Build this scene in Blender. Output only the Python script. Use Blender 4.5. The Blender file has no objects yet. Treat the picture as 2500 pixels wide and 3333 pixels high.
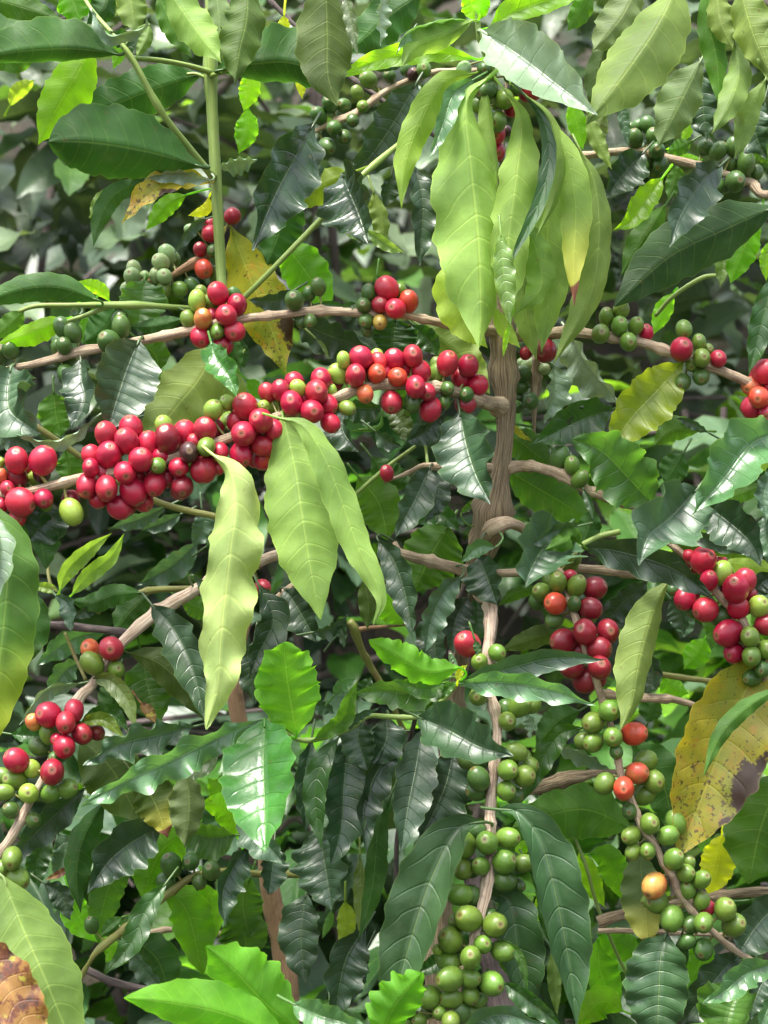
import bpy, math, random
import numpy as np
from mathutils import Vector, Matrix
random.seed(7); np.random.seed(7)
C = bpy.context.scene
R_ = math.radians

# ------------------------------------------------------------------ camera, sky, sun, exposure
CAM = np.array([0.0, -1.6, 1.55]); FW = 0.62; DIST = 1.6
cd = bpy.data.cameras.new('camera'); cam = bpy.data.objects.new('camera', cd); C.collection.objects.link(cam)
cam.location = CAM; cam.rotation_euler = (R_(90), 0, 0)
cd.sensor_fit = 'HORIZONTAL'; cd.sensor_width = 36; cd.lens = 36 * DIST / FW
cd.clip_start = 0.05; cd.clip_end = 500
cd.dof.use_dof = True; cd.dof.focus_distance = 1.58; cd.dof.aperture_fstop = 12
C.camera = cam
SUN_EL, SUN_AZ = 62, 205          # azimuth measured so that light comes from above, behind and left of the plants
w = bpy.data.worlds.new('World'); C.world = w; w.use_nodes = True
nt = w.node_tree; bg = nt.nodes['Background']
sky = nt.nodes.new('ShaderNodeTexSky'); sky.sky_type = 'NISHITA'; sky.sun_disc = False
sky.air_density = 1.0; sky.dust_density = 5.0; sky.ozone_density = 1.0
hs = nt.nodes.new('ShaderNodeHueSaturation'); hs.inputs['Saturation'].default_value = .5      # a thinly clouded, whitish sky
nt.links.new(sky.outputs[0], hs.inputs['Color']); nt.links.new(hs.outputs[0], bg.inputs[0]); bg.inputs[1].default_value = 0.15
sd = Vector((-0.20, -0.26, 0.88)).normalized()       # direction towards the sun
sky.sun_elevation = math.asin(sd.z); sky.sun_rotation = math.atan2(sd.x, sd.y)
sl = bpy.data.lights.new('sun', 'SUN'); sl.energy = 2.5; sl.angle = R_(18); sl.color = (1, .97, .9)
so = bpy.data.objects.new('sun', sl); C.collection.objects.link(so)
so.rotation_euler = sd.to_track_quat('Z', 'Y').to_euler(); so.location = (0, 0, 6)
C.view_settings.view_transform = 'Standard'; C.view_settings.look = 'None'
C.view_settings.exposure = 1.58; C.view_settings.gamma = 1
C.render.engine = 'CYCLES'
C.cycles.max_bounces = 8; C.cycles.transmission_bounces = 6; C.cycles.diffuse_bounces = 4

# ------------------------------------------------------------------ helpers
TILE = {'A1': (0, 0), 'A2': (750, 0), 'A3': (1500, 0), 'B1': (0, 800), 'B2': (750, 800), 'B3': (1500, 800),
        'C1': (0, 1600), 'C2': (750, 1600), 'C3': (1500, 1600), 'D1': (0, 2333), 'D2': (750, 2333), 'D3': (1500, 2333)}
K = 1.659
def at(t, x, y, dep):                      # a point seen there, DEP metres beyond the trunk plane
    ox, oy = TILE[t]; X = ox + x / K; Y = oy + y / K
    d = DIST + dep; s = FW / 2500 / DIST * d
    return np.array([(X - 1250) * s, CAM[1] + d, CAM[2] - (Y - 1666.5) * s])
def px(dep): return FW / 2500 / DIST * (DIST + dep) / K    # metres per tile pixel

def spline(P, n):
    P = np.array(P, float)
    if len(P) == 2:
        t = np.linspace(0, 1, n)[:, None]; return P[0] * (1 - t) + P[1] * t
    Q = np.vstack([2 * P[0] - P[1], P, 2 * P[-1] - P[-2]])
    seg = np.linalg.norm(np.diff(P[:, :3], axis=0), axis=1); cum = np.r_[0, np.cumsum(seg)]; cum /= cum[-1]
    out = []
    for t in np.linspace(0, 1, n):
        i = min(np.searchsorted(cum, t, side='right') - 1, len(P) - 2); i = max(i, 0)
        u = (t - cum[i]) / max(cum[i + 1] - cum[i], 1e-9)
        p0, p1, p2, p3 = Q[i:i + 4]
        out.append(.5 * ((2 * p1) + (-p0 + p2) * u + (2 * p0 - 5 * p1 + 4 * p2 - p3) * u * u + (-p0 + 3 * p1 - 3 * p2 + p3) * u ** 3))
    return np.array(out)

def link(o, parent=None):
    C.collection.objects.link(o)
    if parent is not None: o.parent = parent
    return o
def mesh_obj(name, V, F, mat, parent=None, uv=None, smooth=True, cols=None, mats=None, midx=None):
    me = bpy.data.meshes.new(name)
    V = np.asarray(V, dtype=np.float32)
    if parent is not None and parent.name in ORIGIN: V = V - ORIGIN[parent.name].astype(np.float32)
    me.from_pydata(V.tolist() if len(V) < 3000 else V, [], F if isinstance(F, list) else F.tolist())
    for m in (mats or [mat]): me.materials.append(m)
    if midx is not None: me.polygons.foreach_set('material_index', np.asarray(midx, dtype=np.int32))
    if smooth: me.polygons.foreach_set('use_smooth', np.ones(len(me.polygons), dtype=bool))
    li = np.empty(len(me.loops), dtype=np.int32); me.loops.foreach_get('vertex_index', li)
    if uv is not None:
        l = me.uv_layers.new(name='UVMap'); l.data.foreach_set('uv', np.asarray(uv, dtype=np.float32)[li].ravel())
    if cols is not None:
        a = me.color_attributes.new('tint', 'FLOAT_COLOR', 'POINT'); a.data.foreach_set('color', np.asarray(cols, dtype=np.float32).ravel())
    me.update()
    return link(bpy.data.objects.new(name, me), parent)
ORIGIN = {}; GLOBAL_PARENT = {}
def thing(name, label, cat, loc, group=None):
    o = bpy.data.objects.new(name, None); C.collection.objects.link(o); o.location = loc
    o['label'] = label; o['category'] = cat; o.empty_display_size = .05
    if group: o['group'] = group
    ORIGIN[o.name] = np.array(loc, float); STEMS[o.name] = []
    return o
STEMS = {}

# ------------------------------------------------------------------ node helpers and materials
def newmat(name):
    m = bpy.data.materials.new(name); m.use_nodes = True; m.node_tree.nodes.clear(); return m, m.node_tree
class N:
    def __init__(s, t): s.t = t
    def new(s, k, **kw):
        n = s.t.nodes.new(k)
        for a, b in kw.items(): setattr(n, a, b)
        return n
    def put(s, sock, v):
        if isinstance(v, bpy.types.NodeSocket): s.t.links.new(v, sock)
        elif v is not None: sock.default_value = v
    def m(s, op, a, b=None, c=None, clamp=False):
        n = s.new('ShaderNodeMath', operation=op, use_clamp=clamp)
        s.put(n.inputs[0], a)
        if b is not None: s.put(n.inputs[1], b)
        if c is not None: s.put(n.inputs[2], c)
        return n.outputs[0]
    def mix(s, f, a, b, blend='MIX'):
        n = s.new('ShaderNodeMix', data_type='RGBA', blend_type=blend)
        s.put(n.inputs['Factor'], f); s.put(n.inputs[6], a); s.put(n.inputs[7], b); return n.outputs[2]
    def ss(s, x, a, b):       # smoothstep map to 0..1
        n = s.new('ShaderNodeMapRange', interpolation_type='SMOOTHSTEP'); s.put(n.inputs[0], x)
        n.inputs[1].default_value = a; n.inputs[2].default_value = b; return n.outputs[0]
    def noise(s, vec, scale, detail=3, rough=.5, dim='3D', w=None):
        n = s.new('ShaderNodeTexNoise', noise_dimensions=dim); s.put(n.inputs['Vector'], vec)
        n.inputs['Scale'].default_value = scale; n.inputs['Detail'].default_value = detail; n.inputs['Roughness'].default_value = rough
        if w is not None: s.put(n.inputs['W'], w)
        return n.outputs[0]
NVEIN = 10; SKEW = .13
def leaf_material(name, source='object', kind='plain', veins=True):
    m, t = newmat(name); n = N(t)
    out = n.new('ShaderNodeOutputMaterial')
    uvn = n.new('ShaderNodeUVMap'); uvn.uv_map = 'UVMap'
    sep = n.new('ShaderNodeSeparateXYZ'); n.put(sep.inputs[0], uvn.outputs[0])
    u, vy = sep.outputs[0], sep.outputs[1]
    v = n.m('ABSOLUTE', n.m('MULTIPLY_ADD', vy, 2, -1))
    info = n.new('ShaderNodeObjectInfo')
    if source == 'object': col, tr = info.outputs['Color'], info.outputs['Alpha']
    else:
        at_ = n.new('ShaderNodeAttribute', attribute_name='tint'); col, tr = at_.outputs['Color'], at_.outputs['Alpha']
    geo = n.new('ShaderNodeNewGeometry')
    back = geo.outputs['Backfacing']
    tc = n.new('ShaderNodeTexCoord'); oc = tc.outputs['Object']
    big = n.noise(oc, 22, 2); fine = n.noise(oc, 160, 4, .6)
    q = n.m('FRACT', n.m('MULTIPLY', n.m('SUBTRACT', u, n.m('MULTIPLY', n.m('POWER', v, 1.35), SKEW)), NVEIN))
    dist = n.m('MINIMUM', q, n.m('SUBTRACT', 1, q))
    lat = n.m('MULTIPLY', n.ss(dist, .085, .0), n.ss(v, 1.0, .6))
    mid = n.ss(v, .04, .012)
    base = n.mix(1, col, n.mix(n.ss(big, .32, .68), (.70, .74, .62, 1), (1.28, 1.22, 1.2, 1)), 'MULTIPLY')
    base = n.mix(1, base, n.mix(fine, (.84, .84, .84, 1), (1.14, 1.16, 1.1, 1)), 'MULTIPLY')
    if kind == 'yellowing':
        # a yellow leaf with green left near the midrib, brown freckles and dead brown patches
        a = n.noise(oc, 34, 4, .6); b = n.noise(oc, 75, 6, .75)
        grn = n.ss(n.m('ADD', a, n.m('MULTIPLY', v, .25)), .72, .45)
        base = n.mix(n.m('MULTIPLY', grn, .55), base, (.13, .20, .025, 1))
        orange = n.ss(n.m('ADD', b, n.m('MULTIPLY', u, .12)), .56, .72)
        base = n.mix(n.m('MULTIPLY', orange, .6), base, (.40, .17, .02, 1))
        spots = n.ss(n.m('ADD', n.noise(oc, 260, 3, .6), n.m('MULTIPLY', u, .14)), .66, .72)
        base = n.mix(n.m('MULTIPLY', spots, .8), base, (.05, .03, .01, 1))
        dead = n.ss(n.m('ADD', n.m('MULTIPLY', n.m('ADD', a, b), .72), n.m('MULTIPLY', n.m('ADD', n.m('ABSOLUTE', n.m('MULTIPLY_ADD', u, 1.7, -1.0)), n.m('ABSOLUTE', n.m('MULTIPLY_ADD', vy, .8, -.76))), -1.0)), .44, .52)
        base = n.mix(dead, base, (.035, .014, .007, 1))
    if kind == 'tipped':
        e = n.m('ADD', u, n.m('MULTIPLY_ADD', big, .1, -.05))
        base = n.mix(n.m('MULTIPLY', n.ss(e, .45, .85), .55), base, (.55, .5, .09, 1))
        base = n.mix(n.ss(e, .865, .885), base, (.16, .055, .04, 1))
    if kind == 'rusty':
        a = n.noise(oc, 60, 6, .7)
        base = n.mix(n.ss(a, .48, .55), base, (.13, .035, .012, 1)); base = n.mix(n.ss(a, .56, .64), base, (.045, .014, .008, 1))
        base = n.mix(n.ss(n.noise(oc, 90, 2), .62, .7), base, (.35, .3, .04, 1))
    if kind == 'lemon':
        base = n.mix(n.m('MULTIPLY', n.ss(n.m('ADD', u, n.m('MULTIPLY', big, .35)), .7, 1.15), .6), base, (.42, .5, .03, 1))
    spk = n.ss(n.noise(oc, 130, 2, .5), .70, .76)
    base = n.mix(n.m('MULTIPLY', spk, n.m('MULTIPLY', info.outputs['Random'], .8)), base, (.10, .07, .025, 1))
    dust_sheen = n.ss(n.noise(oc, 48, 5, .7), .48, .75)
    base = n.mix(n.m('MULTIPLY', dust_sheen, .10), base, (.22, .24, .18, 1))  # faint dusty grey blotches, also painting uneven sheen into the colour
    palev = n.mix(.28, n.mix(1, base, (2.0, 1.8, 1.4, 1), 'MULTIPLY'), (.34, .42, .12, 1))
    vs = n.m('MULTIPLY', lat, n.m('MULTIPLY_ADD', back, .15, .03))
    topc = n.mix(vs, base, palev)
    topc = n.mix(n.m('MULTIPLY', mid, n.m('MULTIPLY_ADD', back, .10, .32)), topc, palev)
    topc = n.mix(n.m('MULTIPLY', n.ss(v, .955, .985), .35), topc, palev)
    under = n.mix(.03, n.mix(1, topc, (1.12, 1.1, 1.05, 1), 'MULTIPLY'), (.2, .25, .14, 1))
    cc = n.mix(back, topc, under)
    # relief
    hgt = n.m('MULTIPLY', n.noise(oc, 420, 3, .6), .25)
    hgt = n.m('ADD', hgt, n.m('MULTIPLY', n.noise(oc, 90, 2), .5))
    hgt = n.m('ADD', hgt, n.m('MULTIPLY', n.m('ADD', lat, mid), n.m('MULTIPLY_ADD', back, .9, -.55)))
    bump = n.new('ShaderNodeBump'); bump.inputs['Strength'].default_value = .5; bump.inputs['Distance'].default_value = .0012
    n.put(bump.inputs['Height'], hgt)
    pr = n.new('ShaderNodeBsdfPrincipled')
    n.put(pr.inputs['Base Color'], cc)
    rg = n.m('ADD', n.m('MULTIPLY_ADD', back, .30 if kind == 'glossy' else .18, .17 if kind == 'glossy' else .33), n.m('ADD', n.m('MULTIPLY_ADD', fine, .16, -.06), n.m('MULTIPLY', big, .12)))
    n.put(pr.inputs['Roughness'], rg if kind not in ('yellowing', 'rusty') else .62); n.put(pr.inputs['Specular IOR Level'], n.m('MULTIPLY_ADD', back, -.45, .75))
    n.put(pr.inputs['Normal'], bump.outputs[0])
    tl = n.new('ShaderNodeBsdfTranslucent')
    tcx = n.mix(1, cc, (2.3, 2.3, 1.0, 1), 'MULTIPLY'); n.put(tl.inputs[0], tcx); n.put(tl.inputs['Normal'], bump.outputs[0])
    ms = n.new('ShaderNodeMixShader'); n.put(ms.inputs[0], tr); n.put(ms.inputs[1], pr.outputs[0]); n.put(ms.inputs[2], tl.outputs[0])
    n.put(out.inputs[0], ms.outputs[0])
    return m
M_LEAF = leaf_material('leaf'); M_YEL = leaf_material('yellowing_leaf', kind='yellowing'); M_TIP = leaf_material('brown_tipped_leaf', kind='tipped')
M_RUST = leaf_material('rusty_leaf', kind='rusty'); M_LEMON = leaf_material('lemon_ended_leaf', kind='lemon'); M_GLOSS = leaf_material('glossy_leaf', kind='glossy'); M_FOL = leaf_material('foliage', 'attr')

def bark_material(name, c1, c2, c3, scale=60, stretch=.16, rough=.8, bumpd=.002):
    m, t = newmat(name); n = N(t); out = n.new('ShaderNodeOutputMaterial')
    uvn = n.new('ShaderNodeUVMap'); uvn.uv_map = 'UVMap'
    mp = n.new('ShaderNodeMapping'); n.put(mp.inputs[0], uvn.outputs[0]); mp.inputs['Scale'].default_value = (stretch, 1, 1)
    a = n.noise(mp.outputs[0], scale, 6, .65); tc = n.new('ShaderNodeTexCoord'); b = n.noise(tc.outputs['Object'], 45, 5, .7)
    c = n.mix(n.ss(a, .35, .65), c1, c2); c = n.mix(n.m('MULTIPLY', n.ss(b, .5, .68), .8), c, c3)
    pr = n.new('ShaderNodeBsdfPrincipled'); n.put(pr.inputs['Base Color'], c); pr.inputs['Roughness'].default_value = rough
    bump = n.new('ShaderNodeBump'); bump.inputs['Strength'].default_value = .9; bump.inputs['Distance'].default_value = bumpd
    n.put(bump.inputs['Height'], n.m('ADD', a, n.m('MULTIPLY', b, .6))); n.put(pr.inputs['Normal'], bump.outputs[0])
    n.put(out.inputs[0], pr.outputs[0]); return m
M_TRUNK = bark_material('furrowed_bark', (.17, .115, .062, 1), (.60, .46, .29, 1), (.33, .27, .17, 1), 75, .08, .85, .007)
M_BARK = bark_material('branch_bark', (.27, .19, .12, 1), (.56, .44, .30, 1), (.20, .14, .09, 1), 70, .1)
M_PEEL = bark_material('peeling_bark', (.30, .20, .13, 1), (.66, .54, .42, 1), (.17, .10, .07, 1), 80, .08)
M_WOOD = bark_material('brown_stem_bark', (.26, .14, .07, 1), (.50, .32, .18, 1), (.16, .09, .05, 1), 100, .04)
M_DARKTWIG = bark_material('dark_twig_bark', (.07, .05, .05, 1), (.17, .13, .12, 1), (.05, .05, .04, 1), 70, .1)
M_GREEN = bark_material('green_stem', (.16, .25, .05, 1), (.27, .36, .09, 1), (.20, .28, .08, 1), 60, .03, .45, .0006)
M_OLIVE = bark_material('olive_stem', (.16, .16, .04, 1), (.24, .25, .06, 1), (.15, .10, .04, 1), 60, .05, .5, .0008)

def cherry_material():
    m, t = newmat('cherry_skin'); n = N(t); out = n.new('ShaderNodeOutputMaterial')
    info = n.new('ShaderNodeObjectInfo'); col = info.outputs['Color']; al = info.outputs['Alpha']
    uvn = n.new('ShaderNodeUVMap'); uvn.uv_map = 'UVMap'; sep = n.new('ShaderNodeSeparateXYZ'); n.put(sep.inputs[0], uvn.outputs[0]); v = sep.outputs[1]
    tc = n.new('ShaderNodeTexCoord'); oc = tc.outputs['Object']; w_ = n.m('MULTIPLY', info.outputs['Random'], 40)
    big = n.noise(oc, .9, 2, .5, '4D', w_); mid = n.noise(oc, 3.2, 3, .6, '4D', w_); fine = n.noise(oc, 14, 3, .6)
    c = n.mix(1, col, n.mix(mid, (.72, .7, .7, 1), (1.28, 1.3, 1.3, 1)), 'MULTIPLY')
    # ripening blush: alpha below 1 says how much of the other tone shows
    c = n.mix(n.m('MULTIPLY', n.ss(big, .42, .62), n.m('SUBTRACT', 1, al)), c, (.46, .035, .025, 1))
    c = n.mix(n.m('MULTIPLY', n.ss(fine, .66, .72), .18), c, (.55, .42, .25, 1))
    c = n.mix(n.m('MULTIPLY', n.ss(v, .085, .06), .65), c, (.20, .12, .05, 1))
    ring = n.m('MULTIPLY', n.ss(v, .075, .09), n.ss(v, .12, .095))
    c = n.mix(n.m('MULTIPLY', ring, .25), c, (.5, .36, .18, 1))
    c = n.mix(n.ss(v, .03, .02), c, (.05, .03, .02, 1))
    pr = n.new('ShaderNodeBsdfPrincipled'); n.put(pr.inputs['Base Color'], c)
    n.put(pr.inputs['Roughness'], n.m('MULTIPLY_ADD', mid, .22, .24)); pr.inputs['Specular IOR Level'].default_value = .55
    pr.inputs['Subsurface Weight'].default_value = .12; pr.inputs['Subsurface Scale'].default_value = .003
    pr.inputs['Subsurface Radius'].default_value = (1, .5, .25)
    bump = n.new('ShaderNodeBump'); bump.inputs['Strength'].default_value = .25; bump.inputs['Distance'].default_value = .0006
    n.put(bump.inputs['Height'], n.m('ADD', mid, n.m('MULTIPLY', fine, .4))); n.put(pr.inputs['Normal'], bump.outputs[0])
    n.put(out.inputs[0], pr.outputs[0]); return m
M_CH = cherry_material()
def soil_material(name, a, b, c):
    m, t = newmat(name); n = N(t); out = n.new('ShaderNodeOutputMaterial'); tc = n.new('ShaderNodeTexCoord')
    x = n.noise(tc.outputs['Object'], 3, 6, .6); y = n.noise(tc.outputs['Object'], 25, 5, .7)
    cc = n.mix(n.ss(y, .35, .65), a, b); cc = n.mix(n.ss(x, .45, .6), cc, c)
    pr = n.new('ShaderNodeBsdfPrincipled'); n.put(pr.inputs['Base Color'], cc); pr.inputs['Roughness'].default_value = .95
    bump = n.new('ShaderNodeBump'); bump.inputs['Distance'].default_value = .03; n.put(bump.inputs['Height'], y); n.put(pr.inputs['Normal'], bump.outputs[0])
    n.put(out.inputs[0], pr.outputs[0]); return m
M_SOIL = soil_material('soil', (.022, .018, .011, 1), (.045, .035, .02, 1), (.018, .035, .012, 1))

# ------------------------------------------------------------------ tubes, leaves, cherries
def tube(P, rad, n=60, sides=12, rough=.05, nodes=0, seed=0, square=0.):
    P = np.array(P, float); n = max(n, 4)
    D = spline(np.hstack([P, np.array(rad, float)[:, None]]), n)
    Q, r = D[:, :3], np.abs(D[:, 3]); rs = np.random.RandomState(seed)
    T = np.gradient(Q, axis=0); T /= np.linalg.norm(T, axis=1)[:, None] + 1e-12
    L = np.r_[0, np.cumsum(np.linalg.norm(np.diff(Q, axis=0), axis=1))]
    up = np.array([0, 1., .13]); a = np.cross(T[0], up); a /= np.linalg.norm(a)
    V = []; UV = []; ph = rs.rand(6) * 6.28
    for i in range(n):
        a = a - T[i] * a.dot(T[i]); a /= np.linalg.norm(a); b = np.cross(T[i], a)
        k = 1.
        if nodes:
            f = (L[i] / nodes + ph[5]) % 1; k += .34 * math.exp(-((min(f, 1 - f)) / .07) ** 2)
        for j in range(sides + 1):
            an = 2 * math.pi * j / sides
            g = 1 + rough * (math.sin(3 * an + ph[0] + L[i] * 31) + .7 * math.sin(5 * an + ph[1] - L[i] * 53) + .8 * math.sin(2 * an + L[i] * 170 + ph[2]) + .6 * math.sin(L[i] * 330 + ph[3] + an))
            if square: g *= 1 + square * math.cos(4 * an)
            V.append(Q[i] + (a * math.cos(an) + b * math.sin(an)) * r[i] * k * g); UV.append((L[i] * 6, j / sides * r.mean() * 60))
    s1 = sides + 1
    F = [[i * s1 + j, i * s1 + j + 1, (i + 1) * s1 + j + 1, (i + 1) * s1 + j] for i in range(n - 1) for j in range(sides)]
    for i, fl in ((0, 1), (n - 1, 0)):
        c = len(V); V.append(Q[i]); UV.append((0, 0))
        F += [[c, i * s1 + j + 1, i * s1 + j] if fl else [c, i * s1 + j, i * s1 + j + 1] for j in range(sides)]
    return np.array(V), F, np.array(UV), Q
def stem(name, th, tile, pts, mat, nodes=0, rough=.05, label=None, sides=12, extra=None, square=0., minis=None):
    """pts: (x, y, radius in tile pixels, depth); EXTRA: world points (x,y,z,r) added at the end."""
    P = [at(tile, p[0], p[1], p[3]) for p in pts]; r = [p[2] * px(p[3]) for p in pts]
    if extra:
        P += [np.array(e[:3]) for e in extra]; r += [e[3] for e in extra]
    ln = sum(np.linalg.norm(P[i + 1] - P[i]) for i in range(len(P) - 1))
    V, F, UV, Q = tube(P, r, int(min(260, max(16, ln / .0035))), sides, rough, nodes, len(STEMS[th.name]) + 3, square)
    o = mesh_obj(name, V, F, mat, th, UV)
    if label: o['label'] = label
    STEMS[th.name].append(Q); o_org[o.name] = ORIGIN[th.name]; ORIGIN[o.name] = ORIGIN[th.name]; PATHS[o.name] = Q
    return o
o_org = {}; PATHS = {}

PT = np.array([0, .05, .12, .22, .34, .46, .58, .70, .80, .88, .94, .975, 1.0])
PW = np.array([.03, .16, .44, .76, .95, 1.0, .95, .79, .56, .31, .13, .055, .01])
PB = np.array([.05, .34, .66, .88, .98, 1.0, .99, .93, .80, .62, .42, .24, .03])
def prof(u, blunt=0.):
    y = spline(np.c_[PT, PW, PW * 0], 200); z = spline(np.c_[PT, PB, PB * 0], 200)
    a = np.interp(u, y[:, 0], y[:, 1]); b = np.interp(u, z[:, 0], z[:, 1])
    return np.clip(a * (1 - blunt) + b * blunt, .004, 2)
COL = {  # base colour, and how much light the blade lets through
 'k': (.021, .056, .021, .12), 'dt': (.030, .078, .026, .15), 'ks': (.045, .100, .048, .10), 'dg': (.024, .085, .012, .30), 'dk': (.020, .062, .014, .2),  # ks is k made paler, sky sheen painted into the base colour
 'gm': (.052, .135, .015, .5), 'm': (.068, .165, .030, .4), 'mg': (.045, .165, .026, .25), 'lg': (.088, .195, .08, .25), 'v': (.21, .42, .018, .72), 'v2': (.11, .29, .014, .65),  # v has light coming through from behind painted into its vivid green
 'vb': (.105, .30, .022, .5), 'vl': (.23, .37, .065, .48), 'pw': (.235, .325, .12, .3), 'p': (.185, .30, .075, .38), 'pd': (.16, .24, .065, .35), 'po': (.13, .20, .05, .35), 'ol': (.055, .095, .018, .35),
 'ol2': (.10, .15, .06, .3), 'yo': (.16, .23, .02, .5), 'yb': (.30, .275, .015, .4), 'br': (.22, .12, .03, .3), 'vy': (.40, .46, .02, .6), 'bg': (.05, .11, .06, .2), 'w': (.21, .31, .22, .1)}  # w is a silvery green with sky glare painted in
LEAFN = [0]
def leaf(th, tile, pts, w1, w2, c, side='t', d=(0, 0), wave=.2, roll=None, blunt=0., quilt=1., mat=None, scal=.035, label=None, hole=None, twist=0., nu=None, ob=1., keep=False, up=None):
    LEAFN[0] += 1; rs = np.random.RandomState(LEAFN[0] * 13 + 5)
    n = len(pts); dd_ = (d[1] - d[0]) * (1.5 if side == 't' and c in ('w', 'ks', 'lg', 'k', 'mg') else 1); dep = np.linspace(d[0], d[0] + dd_, n) - .35 * abs(d[0] - d[1]) * np.sin(np.linspace(0, math.pi, n)) * .3
    if len(d) == 3: dep = np.interp(np.linspace(0, 1, n), [0, .5, 1], [d[0], d[2], d[1]])
    P = np.array([at(tile, p[0], p[1], dd) for p, dd in zip(pts, dep)])
    length = sum(np.linalg.norm(np.diff(P, axis=0), axis=1))
    nu = nu or (58 if length > .045 else 34); nv = 6
    Q = spline(P, nu + 1); T = np.gradient(Q, axis=0); T /= np.linalg.norm(T, axis=1)[:, None]
    pm = px(np.mean(dep)); w1, w2 = (w1 * 1.1, w2 * 1.1) if side == 't' and c in ('k', 'ks', 'dg', 'lg', 'w') else (w1, w2)
    W = max(w1, w2) * pm * 1.06
    if roll is None: roll = rs.uniform(-10, 10)
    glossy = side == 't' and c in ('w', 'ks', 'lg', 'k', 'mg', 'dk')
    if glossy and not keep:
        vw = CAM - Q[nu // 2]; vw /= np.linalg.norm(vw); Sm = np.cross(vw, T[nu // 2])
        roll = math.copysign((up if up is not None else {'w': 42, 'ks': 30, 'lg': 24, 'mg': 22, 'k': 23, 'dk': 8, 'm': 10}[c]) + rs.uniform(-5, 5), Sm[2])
    cnt = rs.uniform(.8, 1.12) if mat is None else 1.; sh_ = rs.uniform(.02, .06); wp = rs.rand(2) * 6.28
    U = np.linspace(0, 1, nu + 1); pf = prof(U ** ob, blunt)
    th1 = math.acos(min(.985, w1 * pm / W)); th2 = math.acos(min(.985, w2 * pm / W))
    fr = rs.uniform(3.2, 5.2, 2); ph = rs.rand(8) * 6.28; V = []; UV = []
    for i in range(nu + 1):
        view = CAM - Q[i]; view /= np.linalg.norm(view); Tn = T[i]
        N0 = view - Tn * view.dot(Tn); nn = np.linalg.norm(N0); N0 /= nn; S = np.cross(N0, Tn)
        a = R_(roll + twist * (U[i] - .5)); S, N0 = S * math.cos(a) + N0 * math.sin(a), N0 * math.cos(a) - S * math.sin(a)
        Nt = N0 if side == 't' else -N0
        for j in range(-nv, nv + 1):
            v = abs(j) / nv; s = 1 if j >= 0 else -1; th_ = th1 if s > 0 else th2; k = 0 if s > 0 else 1
            e = 1 + scal * math.sin(2 * math.pi * fr[k] * 1.35 * U[i] + ph[k]) + scal * .8 * math.sin(2 * math.pi * (fr[k] * 2.3) * U[i] + ph[k + 2]) + scal * .35 * math.sin(2 * math.pi * 17.3 * U[i] + ph[k + 2] * 2)
            x = W * pf[i] * v * (e if v > .5 else 1 + (e - 1) * 2 * v)
            tt = th_ * (.55 + .45 * v)
            off = x * math.sin(tt) + wave * W * v * v * math.sin(2 * math.pi * fr[k] * U[i] + ph[k + 4]) * min(1, 5 * U[i]) * min(1, 4 * (1 - U[i]) + .2)
            uw = U[i] * cnt + .018 * math.sin(9 * U[i] + wp[0]) + (sh_ if s > 0 else 0) * v + .008 * math.sin(23 * U[i] + wp[1]); qv = (uw - SKEW * v ** 1.35) * NVEIN; qf = abs(math.sin(math.pi * qv))
            off += quilt * .029 * W * (qf ** .8 - .5) * math.sin(math.pi * min(1, v * 1.15 + .04)) * min(1, pf[i] * 1.5)
            off -= .035 * W * math.exp(-(v / .12) ** 2)
            V.append(Q[i] + S * (s * x * math.cos(tt)) + Nt * off); UV.append((uw, .5 + .5 * s * v))
    m1 = 2 * nv + 1; F = []
    hp = None
    for i in range(nu):
        for j in range(2 * nv):
            if hole:
                cu, cv = (i + .5) / nu, (j + .5) / nv - 1
                if any(((cu - h[0]) / h[2]) ** 2 + ((cv - h[1]) / (h[2] * 3)) ** 2 < 1 for h in hole): continue
            q = [i * m1 + j, (i + 1) * m1 + j, (i + 1) * m1 + j + 1, i * m1 + j + 1]
            F.append(q if side == 't' else q[::-1])
    V = np.array(V); UV = np.array(UV)
    # leaf stalk: from the nearest stem of the same plant when it is close
    b = Q[0]; back = -T[0]; tgt = b + back * .012 + np.array([0, .006, 0])
    best = 9
    for S_ in STEMS[th.name]:
        dd = np.linalg.norm(S_ - b, axis=1); i = dd.argmin()
        if dd[i] < best: best = dd[i]; near = S_[i]
    if best < .028: tgt = near
    rr = max(.0009, W * .045)
    mid_ = (b + tgt) / 2 + back * min(best, .03) * .25
    tv, tf, tuv, _ = tube([tgt, mid_, b, Q[max(2, nu // 12)]], [rr * 1.2, rr, rr, rr * .5], 10, 6, 0)
    k = len(V); V = np.vstack([V, tv]); UV = np.vstack([UV, np.c_[np.full(len(tv), .5), np.full(len(tv), .5)]])
    F += [[q + k for q in f] for f in tf]
    o = mesh_obj('leaf', V, F, mat or {'yb': M_YEL, 'br': M_RUST, 'w': M_GLOSS, 'mg': M_GLOSS, 'lg': M_GLOSS}.get(c, M_LEAF), th, UV)
    cc = COL[c]; j = 1 + rs.uniform(-.12, .12); o.color = (cc[0] * j * (1 + rs.uniform(-.08, .08)), cc[1] * j, cc[2] * j, cc[3])
    if label: o['label'] = label
    return o
def leaves(th, tile, rows):
    for r in rows:
        kw = r[7] if len(r) > 7 else {}
        leaf(th, tile, r[0], r[1], r[2], r[3], r[4], (r[5], r[6]), **kw)

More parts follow.
